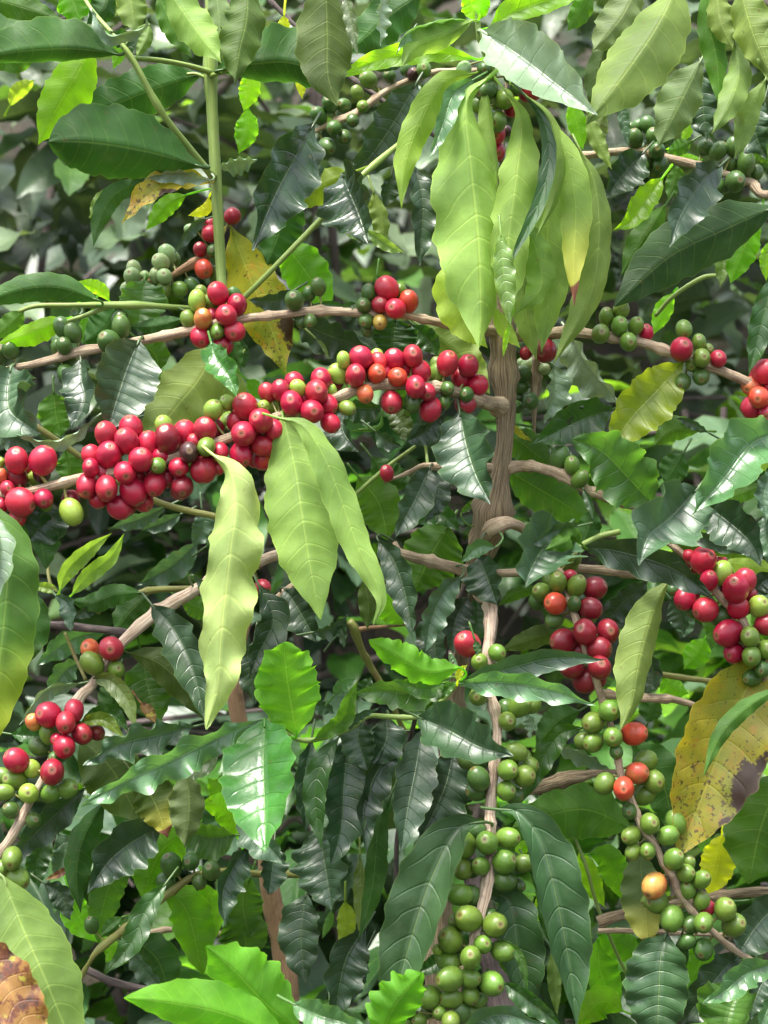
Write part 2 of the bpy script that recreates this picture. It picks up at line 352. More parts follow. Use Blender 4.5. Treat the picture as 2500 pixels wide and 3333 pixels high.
def cherry_mesh(seed, elong):
    rs = np.random.RandomState(seed); V = []; UV = []; F = []; rings = [0, .03, .06, .09, .12, .16, .22, .3, .4, .5, .6, .7, .8, .88, .95, 1]; ns = 20
    for i, t in enumerate(rings):
        an = t * math.pi; r = math.sin(an); z = math.cos(an)
        if t < .12: z -= (.12 - t) * .55
        if t > .85: z += (t - .85) * .25
        for j in range(ns):
            a = 2 * math.pi * j / ns; lob = 1 + .03 * math.cos(2 * a + seed) * r
            V.append((r * math.cos(a) * lob, r * math.sin(a) * lob * (1 - .04 * rs.rand(1)[0] * 0), z * elong)); UV.append((j / ns, t))
    for i in range(len(rings) - 1):
        for j in range(ns):
            k = (j + 1) % ns; F.append([i * ns + j, (i + 1) * ns + j, (i + 1) * ns + k, i * ns + k])
    o = mesh_obj('cherry', np.array(V), F, M_CH, None, UV); me = o.data; bpy.data.objects.remove(o); return me
CM = [cherry_mesh(1, 1.06), cherry_mesh(2, 1.14), cherry_mesh(3, 1.22), cherry_mesh(4, 1.32)]
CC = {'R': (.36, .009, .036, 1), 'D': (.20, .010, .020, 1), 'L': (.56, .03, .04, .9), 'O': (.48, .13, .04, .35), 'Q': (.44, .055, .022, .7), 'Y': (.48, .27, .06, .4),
      'g': (.115, .20, .026, 1), 'y': (.23, .34, .045, 1), 'd': (.055, .12, .022, 1), 'w': (.22, .32, .13, 1), 'b': (.055, .02, .02, 1), 'e': (.33, .27, .05, 1)}  # w is a pale green with backlight painted into the skin tone
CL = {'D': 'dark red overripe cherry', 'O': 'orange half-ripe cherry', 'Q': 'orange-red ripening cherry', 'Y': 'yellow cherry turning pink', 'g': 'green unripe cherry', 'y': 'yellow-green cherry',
      'd': 'dark green cherry', 'w': 'pale green cherry, backlight painted into its skin', 'b': 'shrivelled brown-purple cherry', 'e': 'olive-yellow cherry'}
def cherries(br, tile, txt, dep, front=None, name='cherry', spread=1.):
    """cherries on branch BR, front ones first: 'x,y,r,tone' in tile pixels; behind ones are pushed back until they only touch."""
    placed = PLACED.setdefault(br.name, []); path = PATHS[br.name]; Vst = []; Fst = []
    n0 = len(placed)
    for it in txt.split():
        p = it.split(','); x, y, r, tone = float(p[0]), float(p[1]), float(p[2]), p[3]; el = float(p[4]) if len(p) > 4 else None
        rs = np.random.RandomState(int(x * 7 + y * 3) % 99991)
        if el is None: el = .0
        q = at(tile, x, y, dep); rr = r * px(dep)
        # distance in the picture to the branch
        dp = DIST + (path[:, 1]); proj = np.c_[path[:, 0] / dp, (path[:, 2] - CAM[2]) / dp]
        qq = np.array([q[0], q[2] - CAM[2]]) / (DIST + q[1]); i = np.linalg.norm(proj - qq, axis=1).argmin()
        db = np.linalg.norm(proj[i] - qq) * DIST
        bd = path[i, 1] if db < .06 else dep
        dy = bd - rr * (1.5 if db < rr * .7 else (.9 if db < 1.4 * rr else .25)) if front is None else bd + front
        for _ in range(60):
            q = at(tile, x, y, dy); rr = r * px(dy) * .99; hit = 0
            for (c2, r2) in placed:
                dd = q - c2; L = math.hypot(dd[0], dd[2]); need = (rr + r2) * .93
                if L < need and abs(dd[1]) < math.sqrt(need ** 2 - L ** 2) - 1e-5:
                    dy = max(dy + .0005, c2[1] + math.sqrt(need ** 2 - L ** 2)); hit = 1; break
            if not hit: break
        placed.append((q, rr))
        near = path[np.linalg.norm(path - q, axis=1).argmin()]
        out = q - near; out /= np.linalg.norm(out) + 1e-9
        view = CAM - q; view /= np.linalg.norm(view)
        ax = out * 1.0 + view * rs.uniform(.2, 1.4) + rs.normal(0, .35, 3); ax /= np.linalg.norm(ax)
        me = CM[rs.randint(0, 3) if tone in 'RDLOQb' else rs.randint(1, 4)] if el == 0 else CM[3]
        o = bpy.data.objects.new(name, me); link(o, br)
        quat = Vector(ax).to_track_quat('Z', 'Y')
        org = ORIGIN[br.name]
        o.matrix_parent_inverse = Matrix.Identity(4); o.location = Vector(q - org); o.rotation_mode = 'QUATERNION'; o.rotation_quaternion = quat
        k = 1 / (me['el'] ** .22)
        sq = rs.uniform(.92, 1.03); rr *= 1.12 if tone in 'RDLb' else 1.07; o.scale = (rr * k * sq, rr * k / sq ** .5, rr * k)
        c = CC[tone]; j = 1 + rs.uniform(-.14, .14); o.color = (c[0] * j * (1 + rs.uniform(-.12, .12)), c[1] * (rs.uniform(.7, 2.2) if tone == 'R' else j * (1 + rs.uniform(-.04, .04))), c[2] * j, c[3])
        if tone in CL: o['label'] = CL[tone]
        # its short stalk joins the branch
        a_, b_ = near, q - ax * rr * .8
        if np.linalg.norm(a_ - b_) < .05:
            V, F, UV, _ = tube([a_, (a_ + b_) / 2 - ax * rr * .15, b_], [rr * .16, rr * .12, rr * .16], 6, 6, 0)
            k0 = sum(len(v) for v in Vst); Vst.append(V); Fst += [[f + k0 for f in g] for g in F]
    if Vst:
        V = np.vstack(Vst); o = mesh_obj('fruit_stalks', V, Fst, M_OLIVE, None, np.zeros((len(V), 2)))
        me = o.data; bpy.data.objects.remove(o)
        # merged into the branch mesh: stalks are the branch's own
        bm_join(br, me, M_OLIVE)
PLACED = {}
def filler(br, tone, every=2):
    """fruit packed behind the front row, too hidden to count: one mass"""
    rs = np.random.RandomState(3); base = CM[1]; n = len(base.vertices); co = np.empty(n * 3); base.vertices.foreach_get('co', co); co = co.reshape(-1, 3)
    fs = [list(p.vertices) for p in base.polygons]; V = []; F = []; path = PATHS[br.name]; c = 0; pl = list(PLACED[br.name])
    for q, r in PLACED[br.name][::every]:
        near = path[np.linalg.norm(path - q, axis=1).argmin()]
        if np.linalg.norm(near - q) > .05: continue
        p = near + (q - near) * rs.uniform(.4, .8); p[1] = near[1] + r * rs.uniform(.4, 1.3); rr = r * rs.uniform(.85, 1)
        if any(np.linalg.norm(p - a) < (rr + b) * .72 for a, b in pl): continue
        pl.append((p, rr)); V.append(co * rr + p); F += [[i + c for i in f] for f in fs]; c += n
    if V:
        V = np.vstack(V); o = mesh_obj('cherry_mass', V, F, M_CH, br, np.tile([.5, .5], (len(V), 1))); o['kind'] = 'stuff'; o.color = CC[tone]; o['label'] = 'fruit packed behind the front row'
for me, e in zip(CM, (1.06, 1.14, 1.22, 1.32)): me['el'] = e
import bmesh
def bm_join(br, me, mat):
    bm = bmesh.new(); bm.from_mesh(br.data); nf = len(bm.faces); bm2 = len(bm.verts)
    org = ORIGIN[br.name]
    for v in me.vertices: v.co = v.co - Vector(org)
    bm.from_mesh(me); bm.faces.ensure_lookup_table()
    idx = br.data.materials.find(mat.name)
    if idx < 0: br.data.materials.append(mat); idx = len(br.data.materials) - 1
    for f in bm.faces[nf:]: f.material_index = idx
    bm.to_mesh(br.data); bm.free(); bpy.data.meshes.remove(me)

# ------------------------------------------------------------------ the setting
def ground():
    n = 90; xs = np.linspace(-1, 1, n); xs = np.sign(xs) * np.abs(xs) ** 2 * 60; V = []; UV = []
    ys = xs + 0
    for y in ys:
        for x in xs:
            h = max(0, y - 1.6); z = 3.2 * (1 - math.exp(-h / 2.2)) + h * .22      # the bank that rises behind the plants
            z += .03 * math.sin(x * 3.1) * math.sin(y * 2.3 + 1)
            V.append((x, y, z)); UV.append((x, y))
    F = [[i * n + j, i * n + j + 1, (i + 1) * n + j + 1, (i + 1) * n + j] for i in range(n - 1) for j in range(n - 1)]
    o = mesh_obj('ground', np.array(V), F, M_SOIL, None, UV); o['kind'] = 'structure'
ground()

# ------------------------------------------------------------------ shrubs behind
def small_leaves(rs, n, place, size, tints, droop=(10, 70), nu=9, nv=3, face=None):
    U = np.linspace(0, 1, nu + 1); pf = prof(U, .05); Vs = []; UVs = []; Cs = []; Fs = []
    m1 = 2 * nv + 1; base = []
    for i in range(nu):
        for j in range(2 * nv): base.append([i * m1 + j, (i + 1) * m1 + j, (i + 1) * m1 + j + 1, i * m1 + j + 1])
    base = np.array(base); uv = np.array([(U[i], .5 + .5 * j / nv) for i in range(nu + 1) for j in range(-nv, nv + 1)])
    cnt = 0
    for k in range(n):
        p = place(rs); L = size * rs.uniform(.65, 1.2); az = rs.uniform(0, 2 * math.pi) if face is None or rs.rand() < .4 else -math.pi / 2 + rs.normal(0, .9)
        dr = R_(rs.uniform(*droop)); W = L * rs.uniform(.17, .24); bend = rs.uniform(.2, 1.1); tw = R_(rs.normal(0, 22))
        h = np.array([math.cos(az), math.sin(az), 0]); sd_ = np.array([-math.sin(az), math.cos(az), 0]); fr = rs.uniform(2.5, 4.5); ph = rs.rand(2) * 6.28
        V = np.empty(((nu + 1) * m1, 3)); pos = p.copy(); a = dr * .5 - .25; idx = 0
        for i in range(nu + 1):
            T = h * math.cos(a) - np.array([0, 0, 1]) * math.sin(a); Nn = h * math.sin(a) + np.array([0, 0, 1]) * math.cos(a)
            S = sd_ * math.cos(tw) + Nn * math.sin(tw); N2 = Nn * math.cos(tw) - sd_ * math.sin(tw)
            for j in range(-nv, nv + 1):
                v = j / nv; off = .28 * abs(v) * W * pf[i] + .16 * W * v * v * math.sin(fr * 6.28 * U[i] + ph[0 if j > 0 else 1])
                V[idx] = pos + S * (v * W * pf[i]) + N2 * off; idx += 1
            pos = pos + T * L / nu; a += bend * dr / nu + .02
        t = tints[rs.choice(len(tints), p=WGT(tints))]; c = np.array(t[:3]) * rs.uniform(.75, 1.3)
        Vs.append(V); UVs.append(uv); Cs.append(np.tile(np.r_[c, t[3]], (len(V), 1))); Fs.append(base + cnt); cnt += len(V)
    return np.vstack(Vs), np.vstack(Fs), np.vstack(UVs), np.vstack(Cs)
def WGT(t): w_ = np.array([x[4] for x in t], float); return w_ / w_.sum()
GREY = [(.07, .115, .06, .1, 4), (.05, .095, .04, .15, 4), (.11, .165, .09, .15, 2), (.06, .14, .03, .4, 1.2), (.12, .24, .03, .5, .25)]  # grey-green leaf tints, lightened to stand in for distance haze
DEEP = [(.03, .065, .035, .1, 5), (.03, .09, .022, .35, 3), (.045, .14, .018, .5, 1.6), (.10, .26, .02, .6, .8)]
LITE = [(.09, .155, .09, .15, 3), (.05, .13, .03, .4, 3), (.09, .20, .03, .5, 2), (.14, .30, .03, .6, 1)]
shrub_group = 'coffee shrubs behind the fruiting trees'
def shrub(label, cx, cy, cz, rx, ry, rz, n, size, tints, seed, twigs=26):
    rs = np.random.RandomState(seed)
    t = thing('coffee_shrub', label, 'shrub', (cx, cy, max(0, 0)), shrub_group)
    g = 0.0 if cy < 1.6 else 3.2 * (1 - math.exp(-(cy - 1.6) / 2.2)) + (cy - 1.6) * .22
    t.location.z = g; ORIGIN[t.name] = np.array([cx, cy, g])
    def place(r):
        while 1:
            v = r.uniform(-1, 1, 3)
            if np.dot(v, v) < 1: return np.array([cx + v[0] * rx, cy + v[1] * ry, cz + v[2] * rz])
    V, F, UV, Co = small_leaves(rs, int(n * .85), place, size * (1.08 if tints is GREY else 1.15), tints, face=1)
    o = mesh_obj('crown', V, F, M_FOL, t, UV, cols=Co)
    V = []; Fs = []; UVs = []; c = 0
    for k in range(3):
        b = np.array([cx + rs.normal(0, .04), cy + rs.normal(0, .04), g - .03]); e = np.array([cx + rs.normal(0, rx * .4), cy + rs.normal(0, ry * .3), cz + rz * .7])
        P = [b, b * .5 + e * .5 + rs.normal(0, .05, 3), e]
        v, f, u, Q = tube(P, [.018, .012, .004], 30, 8, .06); V.append(v); Fs += [[q + c for q in ff] for ff in f]; UVs.append(u); c += len(v)
        for m in range(twigs // 3):
            i = rs.randint(8, 30); s = Q[i]; d = rs.normal(0, 1, 3) * np.array([rx, ry * .8, rz * .25]); 
            v, f, u, _ = tube([s, s + d * .4 + [0, 0, .03], s + d * .8], [.006, .004, .002], 10, 5, 0); V.append(v); Fs += [[q + c for q in ff] for ff in f]; UVs.append(u); c += len(v)
    mesh_obj('trunk', np.vstack(V), Fs, M_DARKTWIG, t, np.vstack(UVs))
    return t
SHRUBS = [
 ('grey-green coffee shrub in the distance behind the green stem at the upper left', -.62, 1.15, 1.95, .42, .35, .55, 520, .125, GREY, 11),
 ('grey-green coffee shrub far back at the left edge, below the upper left one', -.60, 1.25, 1.30, .45, .35, .45, 420, .12, GREY, 12),
 ('dark coffee shrub far back behind the pale hanging leaves', .0, 1.3, 2.0, .42, .35, .55, 420, .12, GREY, 13),
 ('dark coffee shrub behind the middle of the long red bough', -.05, 1.15, 1.35, .40, .30, .45, 420, .12, DEEP, 14),
 ('leafy coffee shrub far back at the upper right corner', .62, 1.15, 2.05, .45, .35, .5, 420, .125, GREY, 15),
 ('pale leafy coffee shrub far back at the right, behind the right bough', .60, 1.05, 1.42, .42, .3, .38, 460, .12, LITE, 16),
 ('coffee shrub low at the left, behind the brown stem', -.42, .75, .95, .38, .25, .42, 420, .12, DEEP, 17),
 ('coffee shrub low in the middle, behind the green fruit', .02, .72, .92, .34, .25, .42, 420, .12, DEEP, 18),
 ('coffee shrub low at the right, behind the half-ripe fruit', .44, .75, .98, .36, .25, .42, 440, .12, LITE, 19),
]
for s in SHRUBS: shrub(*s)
# the wooded bank beyond them reads as one mass
rs = np.random.RandomState(5)
def bankp(r):
    y = 2.0 + r.rand() * 1.8; g = 3.2 * (1 - math.exp(-(y - 1.6) / 2.2)) + (y - 1.6) * .22
    return np.array([r.uniform(-2.4, 2.4), y, r.uniform(.1, 1) ** .8 * 3.4 + .0 * g])
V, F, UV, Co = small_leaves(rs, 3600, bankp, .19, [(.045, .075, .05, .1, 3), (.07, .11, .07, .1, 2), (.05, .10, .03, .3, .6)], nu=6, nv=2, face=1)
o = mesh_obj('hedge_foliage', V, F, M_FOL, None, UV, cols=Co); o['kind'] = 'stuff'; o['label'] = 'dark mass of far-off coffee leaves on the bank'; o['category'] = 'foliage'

# ------------------------------------------------------------------ plants
g_tree = 'coffee trees growing side by side'
# --- 1: the middle tree with the thick trunk
T1 = thing('coffee_tree', 'coffee tree with the thick furrowed trunk right of centre and long bough of crimson cherries', 'tree', (.10, .05, 0), g_tree)
p = at('D2', 1150, 1300, .10)
stem('trunk', T1, 'B2', [(1500, -1000, 8, .03), (1468, -500, 10, .03), (1450, -250, 14, .03), (1458, 200, 30, .02), (1475, 440, 68, .02), (1478, 620, 68, .02), (1485, 800, 60, .02), (1483, 1000, 46, .02), (1460, 1180, 50, .02), (1425, 1380, 84, .02), (1385, 1560, 86, .03), (1330, 1750, 64, .06), (1260, 2100, 46, .12), (1190, 2700, 46, .14), (1140, 3300, 54, .13)], M_TRUNK, rough=.075, sides=24, nodes=.11,
     extra=[(p[0] - .01, .09, .6, .024), (.08, .06, .25, .03), (.10, .05, -.03, .045)])
up = stem('branch', T1, 'B2', [(1440, 470, 34, .02), (1380, 455, 30, .01), (1250, 440, 24, .0), (1000, 385, 23, -.01), (930, 370, 24, -.01), (700, 362, 23, -.01), (480, 352, 26, -.01), (250, 375, 22, -.015), (50, 398, 24, -.015), (-214, 455, 27, -.015), (-484, 512, 25, -.015), (-640, 545, 22, -.015), (-804, 572, 28, -.015), (-1044, 635, 20, -.015), (-1150, 655, 19, -.01), (-1320, 700, 18, 0)], M_BARK, nodes=.042)
cherries(up, 'B1', '1178,258,57,R 1143,305,47,g 1222,375,55,R 1280,318,55,R 1065,300,52,y 1096,397,54,Y 1173,462,44,g 1082,492,54,R 1268,462,53,R 1020,398,46,g 1205,535,52,R 1085,255,38,g 1267,262,36,d 655,440,54,d 645,400,44,d 590,520,62,d,1 395,470,46,d,1 335,440,48,d 345,540,45,d 310,545,38,d 350,603,56,d,1 358,690,46,d 55,560,48,d 0,580,56,d 1240,400,40,R 1150,380,40,R', -.015)
cherries(up, 'B2', '845,230,60,R 892,340,53,R 963,300,55,Q 808,320,43,R 920,245,38,g 745,255,43,d 720,322,42,d 808,412,42,e 733,405,42,d 740,455,36,d 345,295,54,d,1 475,222,42,d,1 425,258,38,d 430,405,38,d 390,410,34,d 870,290,36,R', -.01)
mb = stem('branch', T1, 'B2', [(1470, 870, 50, .02), (1400, 850, 42, .0), (1330, 830, 34, -.015), (1150, 770, 30, -.03), (1000, 755, 28, -.04), (830, 748, 30, -.045), (720, 768, 26, -.05), (560, 825, 27, -.055), (430, 880, 22, -.06), (250, 920, 22, -.065), (-40, 1050, 26, -.07), (-314, 1145, 26, -.07), (-644, 1225, 30, -.07), (-864, 1270, 28, -.07), (-1094, 1330, 25, -.065), (-1320, 1345, 24, -.06)], M_BARK, nodes=.038, rough=.07,
     label='long bough crowded with crimson cherries')
cherries(mb, 'B2', '705,605,60,R 676,700,57,R 790,690,52,Q 728,800,48,O 612,617,40,y 585,690,52,y 800,622,42,L 792,592,36,y 985,595,56,R 885,615,55,R 903,710,52,Q 1000,762,58,R 1032,680,53,R 870,845,58,R 1080,885,56,R 1062,790,46,R 985,845,46,d 1172,635,60,R 1285,648,56,R 1247,715,54,R 1172,770,38,d 1276,803,42,d 1158,842,38,d 1112,690,48,g 1115,645,38,g 1270,850,56,R 1338,752,52,R 630,875,43,g 940,660,44,R 760,650,40,R 840,690,38,R', -.03)
cherries(mb, 'B2', '465,790,62,R 490,722,58,R 440,895,60,R 330,850,62,R 365,770,45,y 345,737,52,R 270,780,52,R 200,792,45,R 540,957,50,R 525,855,50,R 230,860,50,y 178,868,36,y 570,740,40,R 545,785,33,y 400,830,40,R 300,815,34,R 80,868,66,R 165,945,62,R 70,1015,64,R 235,995,53,R 170,1080,54,R 290,1070,63,R 175,1145,55,R 55,1130,60,R 120,1010,45,R 110,1090,50,R 130,1150,44,R 30,950,50,R', -.06)
cherries(mb, 'B1', '1020,1115,54,b 1115,1085,52,g 907,1042,72,D 1000,1012,62,R 1152,885,52,y 1225,847,42,y 1235,945,48,y 1097,1212,66,R 1108,990,60,R 1160,970,55,R 885,970,52,y 965,1197,50,R 685,1055,64,R 588,1130,68,R 760,1155,62,R 575,1018,62,R 707,985,64,R 805,1075,62,R 852,1187,44,g 675,1225,56,R 495,1130,50,R 575,1310,64,R 718,1325,68,R 470,1295,62,R 835,1285,60,R 645,1412,60,R 530,1370,46,R 490,1200,48,R 770,1375,56,R 870,1140,45,R 900,1255,50,R 985,1300,58,D 970,1320,48,R 1175,1200,36,R 1190,1110,42,R 640,1090,44,R 740,1240,46,R 630,1190,44,R 780,1230,44,R 560,1230,50,R 690,1400,46,R 1050,1060,40,R 1080,1140,40,R 900,1120,48,R', -.07)
cherries(mb, 'B1', '90,1160,66,R 232,1160,70,R 95,1252,55,D 225,1225,52,b 185,1255,40,y 110,1385,73,R 235,1365,50,R 0,1245,42,O 0,1170,28,y 165,1370,38,g 10,1400,38,R 95,1470,44,R 240,1390,40,g 150,1200,40,R 40,1310,40,R', -.065)
cherries(mb, 'B1', '385,1437,62,y,1', -.05)
filler(mb, 'D')
rb = stem('branch', T1, 'B3', [(250, 480, 30, .02), (450, 478, 33, .02), (600, 465, 32, .01), (720, 480, 28, .0), (960, 520, 26, .0), (1130, 575, 28, .0), (1350, 650, 28, .0), (1540, 730, 26, .0), (1760, 820, 24, .02)], M_BARK, nodes=.04)
cherries(rb, 'B3', '857,432,50,g 905,518,50,g 866,345,44,g 945,433,46,g 785,385,45,g 755,475,53,g,1 1000,470,42,R 1192,558,60,R 1205,450,48,g 1285,522,44,g 1300,605,50,g 1390,610,44,R 1197,738,50,d,1 1297,705,48,d 1335,560,32,g 455,565,62,D 350,580,32,R 1250,640,40,g', .0)
hb = stem('branch', T1, 'B3', [(410, 590, 22, .04), (405, 750, 30, .05), (398, 860, 14, .05), (395, 1040, 7, .06), (390, 1200, 6, .07)], M_BARK, nodes=.03)
cherries(hb, 'B3', '335,690,44,d,1 372,645,40,w,1 450,665,30,w 325,760,40,d 378,838,46,d 315,825,44,d 300,870,36,d 330,640,30,w', .05)
m2 = stem('branch', T1, 'B3', [(200, 1210, 40, .02), (330, 1188, 30, .02), (420, 1198, 30, .01), (550, 1242, 27, .0), (640, 1300, 25, .0), (740, 1342, 24, .0), (860, 1390, 20, .01), (1050, 1440, 14, .03)], M_BARK, nodes=.03, rough=.08)
cherries(m2, 'B3', '600,1185,48,g 535,1145,58,d,1 643,1260,46,g 820,1345,42,d', .0)
m3 = stem('branch', T1, 'B2', [(1440, 1200, 26, .02), (1300, 1190, 24, .01), (1090, 1192, 24, .01), (1030, 1190, 14, .01), (960, 1225, 12, .01), (830, 1278, 7, .0)], M_BARK, nodes=.03)
cherries(m3, 'B2', '845,1228,40,R', .02)
stem('branch', T1, 'C2', [(1350, 470, 40, .05), (1250, 425, 32, .03), (1100, 380, 30, .02), (960, 345, 28, .02), (905, 318, 20, .02), (885, 270, 9, .02)], M_BARK, nodes=.035, rough=.09, label='broken bare stub of a branch')
stem('branch', T1, 'C2', [(1380, 260, 44, .03), (1420, 200, 44, .0), (1500, 170, 34, .0), (1580, 200, 26, .02), (1700, 290, 22, .05)], M_BARK, rough=.09)
m5 = stem('branch', T1, 'C3', [(60, 440, 24, .06), (300, 440, 22, .05), (450, 412, 22, .04), (640, 415, 24, .04), (800, 428, 25, .04), (960, 450, 22, .04), (1200, 500, 16, .06)], M_BARK, nodes=.04)
stem('branch', T1, 'C2', [(950, 720, 6, .07), (760, 735, 11, .06), (690, 745, 15, .05), (650, 740, 16, .05)], M_WOOD)
stem('branch', T1, 'C2', [(640, 700, 18, .03), (670, 740, 26, .03), (700, 830, 20, .04), (750, 930, 18, .05), (850, 1100, 16, .06), (940, 1300, 14, .08)], M_OLIVE, nodes=.04, rough=.08)
sh = stem('branch', T1, 'A2', [(1425, 900, 10, .03), (1425, 750, 11, .02), (1430, 560, 13, .0), (1425, 420, 17, -.01), (1380, 300, 17, -.015), (1345, 190, 15, -.02), (1335, 110, 13, -.02), (1330, 60, 8, -.02)], M_GREEN, nodes=.03, label='green leading shoot hung with pale leaves')
cherries(sh, 'A2', '1438,655,60,g,1 1478,535,55,g 1380,490,56,d 1345,570,42,g 1520,410,44,g 1540,480,36,d 1370,370,40,d 1425,720,60,R 1428,820,55,R,1 1520,590,40,R 1620,490,58,R 1485,710,32,b 1410,440,30,g', .0)
cherries(sh, 'A2', '1410,300,28,w 1440,340,24,w 1390,260,22,w 1260,375,42,w,1', -.01)
leaves(T1, 'A2', [
 ([(1340, 320), (1080, 285), (800, 325), (530, 440)], 62, 62, 'v', 't', -.02, -.03, dict(roll=12)),
 ([(1310, 110), (1150, 190), (1000, 250), (925, 370)], 75, 85, 'p', 'u', -.03, -.06, dict(wave=.2)),
 ([(1300, 110), (1150, 120), (960, 180), (895, 290)], 55, 30, 'lg', 't', -.025, -.05),
 ([(1335, 120), (1320, 20), (1280, -90)], 80, 70, 'v', 'u', -.02, -.02),
 ([(1345, 90), (1370, -30), (1420, -120)], 60, 50, 'v', 'u', -.025, -.02),
 ([(1335, 390), (1150, 450), (1010, 690), (940, 900), (923, 1130)], 80, 80, 'vl', 'u', -.02, -.05),
 ([(1330, 420), (1210, 500), (1140, 700), (1070, 865)], 45, 50, 'lg', 't', -.035, -.06, dict(roll=20)),
 ([(1400, 415), (1275, 560), (1300, 900), (1340, 1300), (1350, 1650), (1343, 1880)], 125, 240, 'p', 'u', -.04, -.08, dict(wave=.16, blunt=.12, ob=1.25, scal=.05, label='largest pale hanging leaf')),
 ([(1380, 430), (1400, 700), (1430, 900), (1445, 1060)], 30, 60, 'p', 'u', -.02, -.03),
 ([(1320, 1350), (1240, 1550), (1300, 1750), (1390, 1880)], 70, 150, 'vl', 'u', -.025, -.035),
])
leaves(T1, 'A3', [
 ([(150, 150), (330, 50), (720, -70)], 95, 75, 'v', 't', -.02, .0, dict(roll=-10, wave=.12)),
 ([(110, 165), (320, 300), (540, 470), (735, 622)], 185, 72, 'w', 't', -.03, -.08, dict(up=20, wave=.1, label='broad glossy leaf reflecting the sky')),
 ([(230, 480), (325, 640), (300, 950), (255, 1300), (250, 1600), (262, 1765)], 128, 98, 'p', 'u', -.05, -.09, dict(wave=.3, scal=.07, ob=1.2)),
 ([(330, 500), (440, 640), (478, 850), (420, 1100), (300, 1350), (256, 1480)], 36, 38, 'dg', 't', -.06, -.095, dict(quilt=.5, wave=.08)),
 ([(330, 498), (480, 640), (535, 850), (500, 1080), (400, 1300)], 26, 48, 'p', 'u', -.045, -.07),
 ([(300, 1150), (410, 1350), (430, 1550), (290, 1700)], 80, 90, 'p', 'u', -.05, -.06),
 ([(470, 640), (570, 830), (620, 1100), (610, 1400), (613, 1655)], 84, 86, 'p', 'u', -.05, -.075, dict(mat=M_TIP, wave=.13, label='pale leaf with a yellow end and dry brown tip')),
 ([(640, 800), (725, 1000), (745, 1300), (690, 1620), (500, 1965)], 75, 110, 'pd', 'u', -.03, -.05, dict(blunt=.1)),
 ([(520, 900), (470, 1200), (480, 1550), (435, 1900)], 118, 112, 'p', 'u', -.02, -.04, dict(blunt=.1)),
 ([(330, 1450), (350, 1680), (410, 1950)], 62, 70, 'po', 'u', .0, -.01),
 ([(170, 230), (230, 300), (240, 420)], 20, 20, 'vl', 't', -.02, -.03),
 ([(190, 240), (160, 200), (100, 260)], 16, 16, 'vl', 't', -.02, -.02),
])
leaves(T1, 'B3', [
 ([(215, -80), (232, 150), (268, 432)], 62, 55, 'p', 't', -.09, -.1, dict(wave=.25)),
 ([(262, 425), (243, 500), (228, 602)], 16, 14, 'v', 't', -.08, -.08),
 ([(180, 330), (240, 450), (322, 552)], 40, 45, 'vl', 'u', -.05, -.05),
 ([(1200, 625), (1060, 780), (920, 930), (790, 1130)], 145, 140, 'yo', 't', .0, -.02, dict(label='yellow-green leaf below the right bough')),
 ([(830, 880), (650, 940), (385, 1072)], 100, 92, 'dg', 't', .02, .0, dict(hole=[(.55, -.2, .045), (.38, -.62, .025)], label='dark green leaf with two insect holes')),
 ([(590, 485), (680, 640), (860, 850)], 110, 130, 'w', 't', .06, .05, dict(roll=-25)),
 ([(500, 640), (510, 780), (450, 960)], 60, 75, 'w', 't', .05, .05, dict(roll=25)),
 ([(1040, 1400), (900, 1250), (760, 1110), (598, 1045)], 165, 160, 'm', 't', -.03, -.06, dict(wave=.22, scal=.07, blunt=.3, label='scalloped bright green leaf over the bent branch')),
 ([(250, 1210), (450, 1330), (720, 1490)], 120, 120, 'gm', 'u', .05, .05, dict(blunt=.3)),
 ([(230, 1000), (350, 1080), (490, 1190)], 85, 95, 'gm', 'u', .05, .04, dict(blunt=.2)),
 ([(280, 960), (320, 1010), (385, 1055)], 16, 20, 'yb', 'u', .03, .03),
 ([(660, 1310), (700, 1400), (715, 1480)], 20, 25, 'dk', 't', -.01, -.02),
])
leaves(T1, 'B2', [
 ([(1235, 885), (1275, 1080), (1330, 1250), (1408, 1398)], 155, 140, 'k', 't', -.03, -.06, dict(roll=8, label='dark glossy leaf lying across the trunk')),
 ([(1140, 920), (1060, 1000), (940, 1065)], 60, 50, 'k', 't', -.01, -.02, dict(roll=-20)),
 ([(870, 880), (925, 960), (940, 1062)], 60, 62, 'ol', 't', .0, -.01),
 ([(780, 1000), (850, 1055), (925, 1085)], 45, 35, 'ks', 't', .0, .0, dict(roll=-30)),
 ([(620, 890), (610, 1000), (692, 1115)], 60, 90, 'k', 't', .02, .0),
 ([(890, 395), (885, 480), (880, 600)], 120, 100, 'dg', 't', .03, .03, dict(blunt=.3)),
 ([(985, 425), (1080, 520), (1120, 600)], 55, 60, 'dg', 't', .04, .04),
 ([(1020, 430), (1200, 560), (1400, 800)], 110, 80, 'po', 'u', .06, .06, dict(blunt=.3)),
 ([(345, 240), (250, 300), (95, 292)], 50, 50, 'k', 't', .02, .01),
 ([(340, 400), (520, 480), (770, 570)], 95, 95, 'k', 't', .05, .05),
 ([(470, 310), (560, 320), (640, 330)], 20, 20, 'dg', 't', .0, .0),
 ([(680, 310), (640, 330), (600, 365)], 18, 25, 'dg', 't', -.01, -.01),
 ([(600, 860), (720, 880), (830, 870)], 60, 80, 'dk', 't', .04, .04),
 ([(460, 500), (500, 540), (535, 620)], 12, 12, 'po', 't', .01, .01),
 ([(820, 900), (800, 980), (640, 1000)], 12, 16, 'm', 'u', .03, .03),
 ([(790, 160), (785, 200), (780, 250)], 8, 8, 'm', 't', .0, .0),
 ([(1200, 350), (1190, 380), (1160, 402)], 14, 14, 'vl', 't', .0, .0),
])
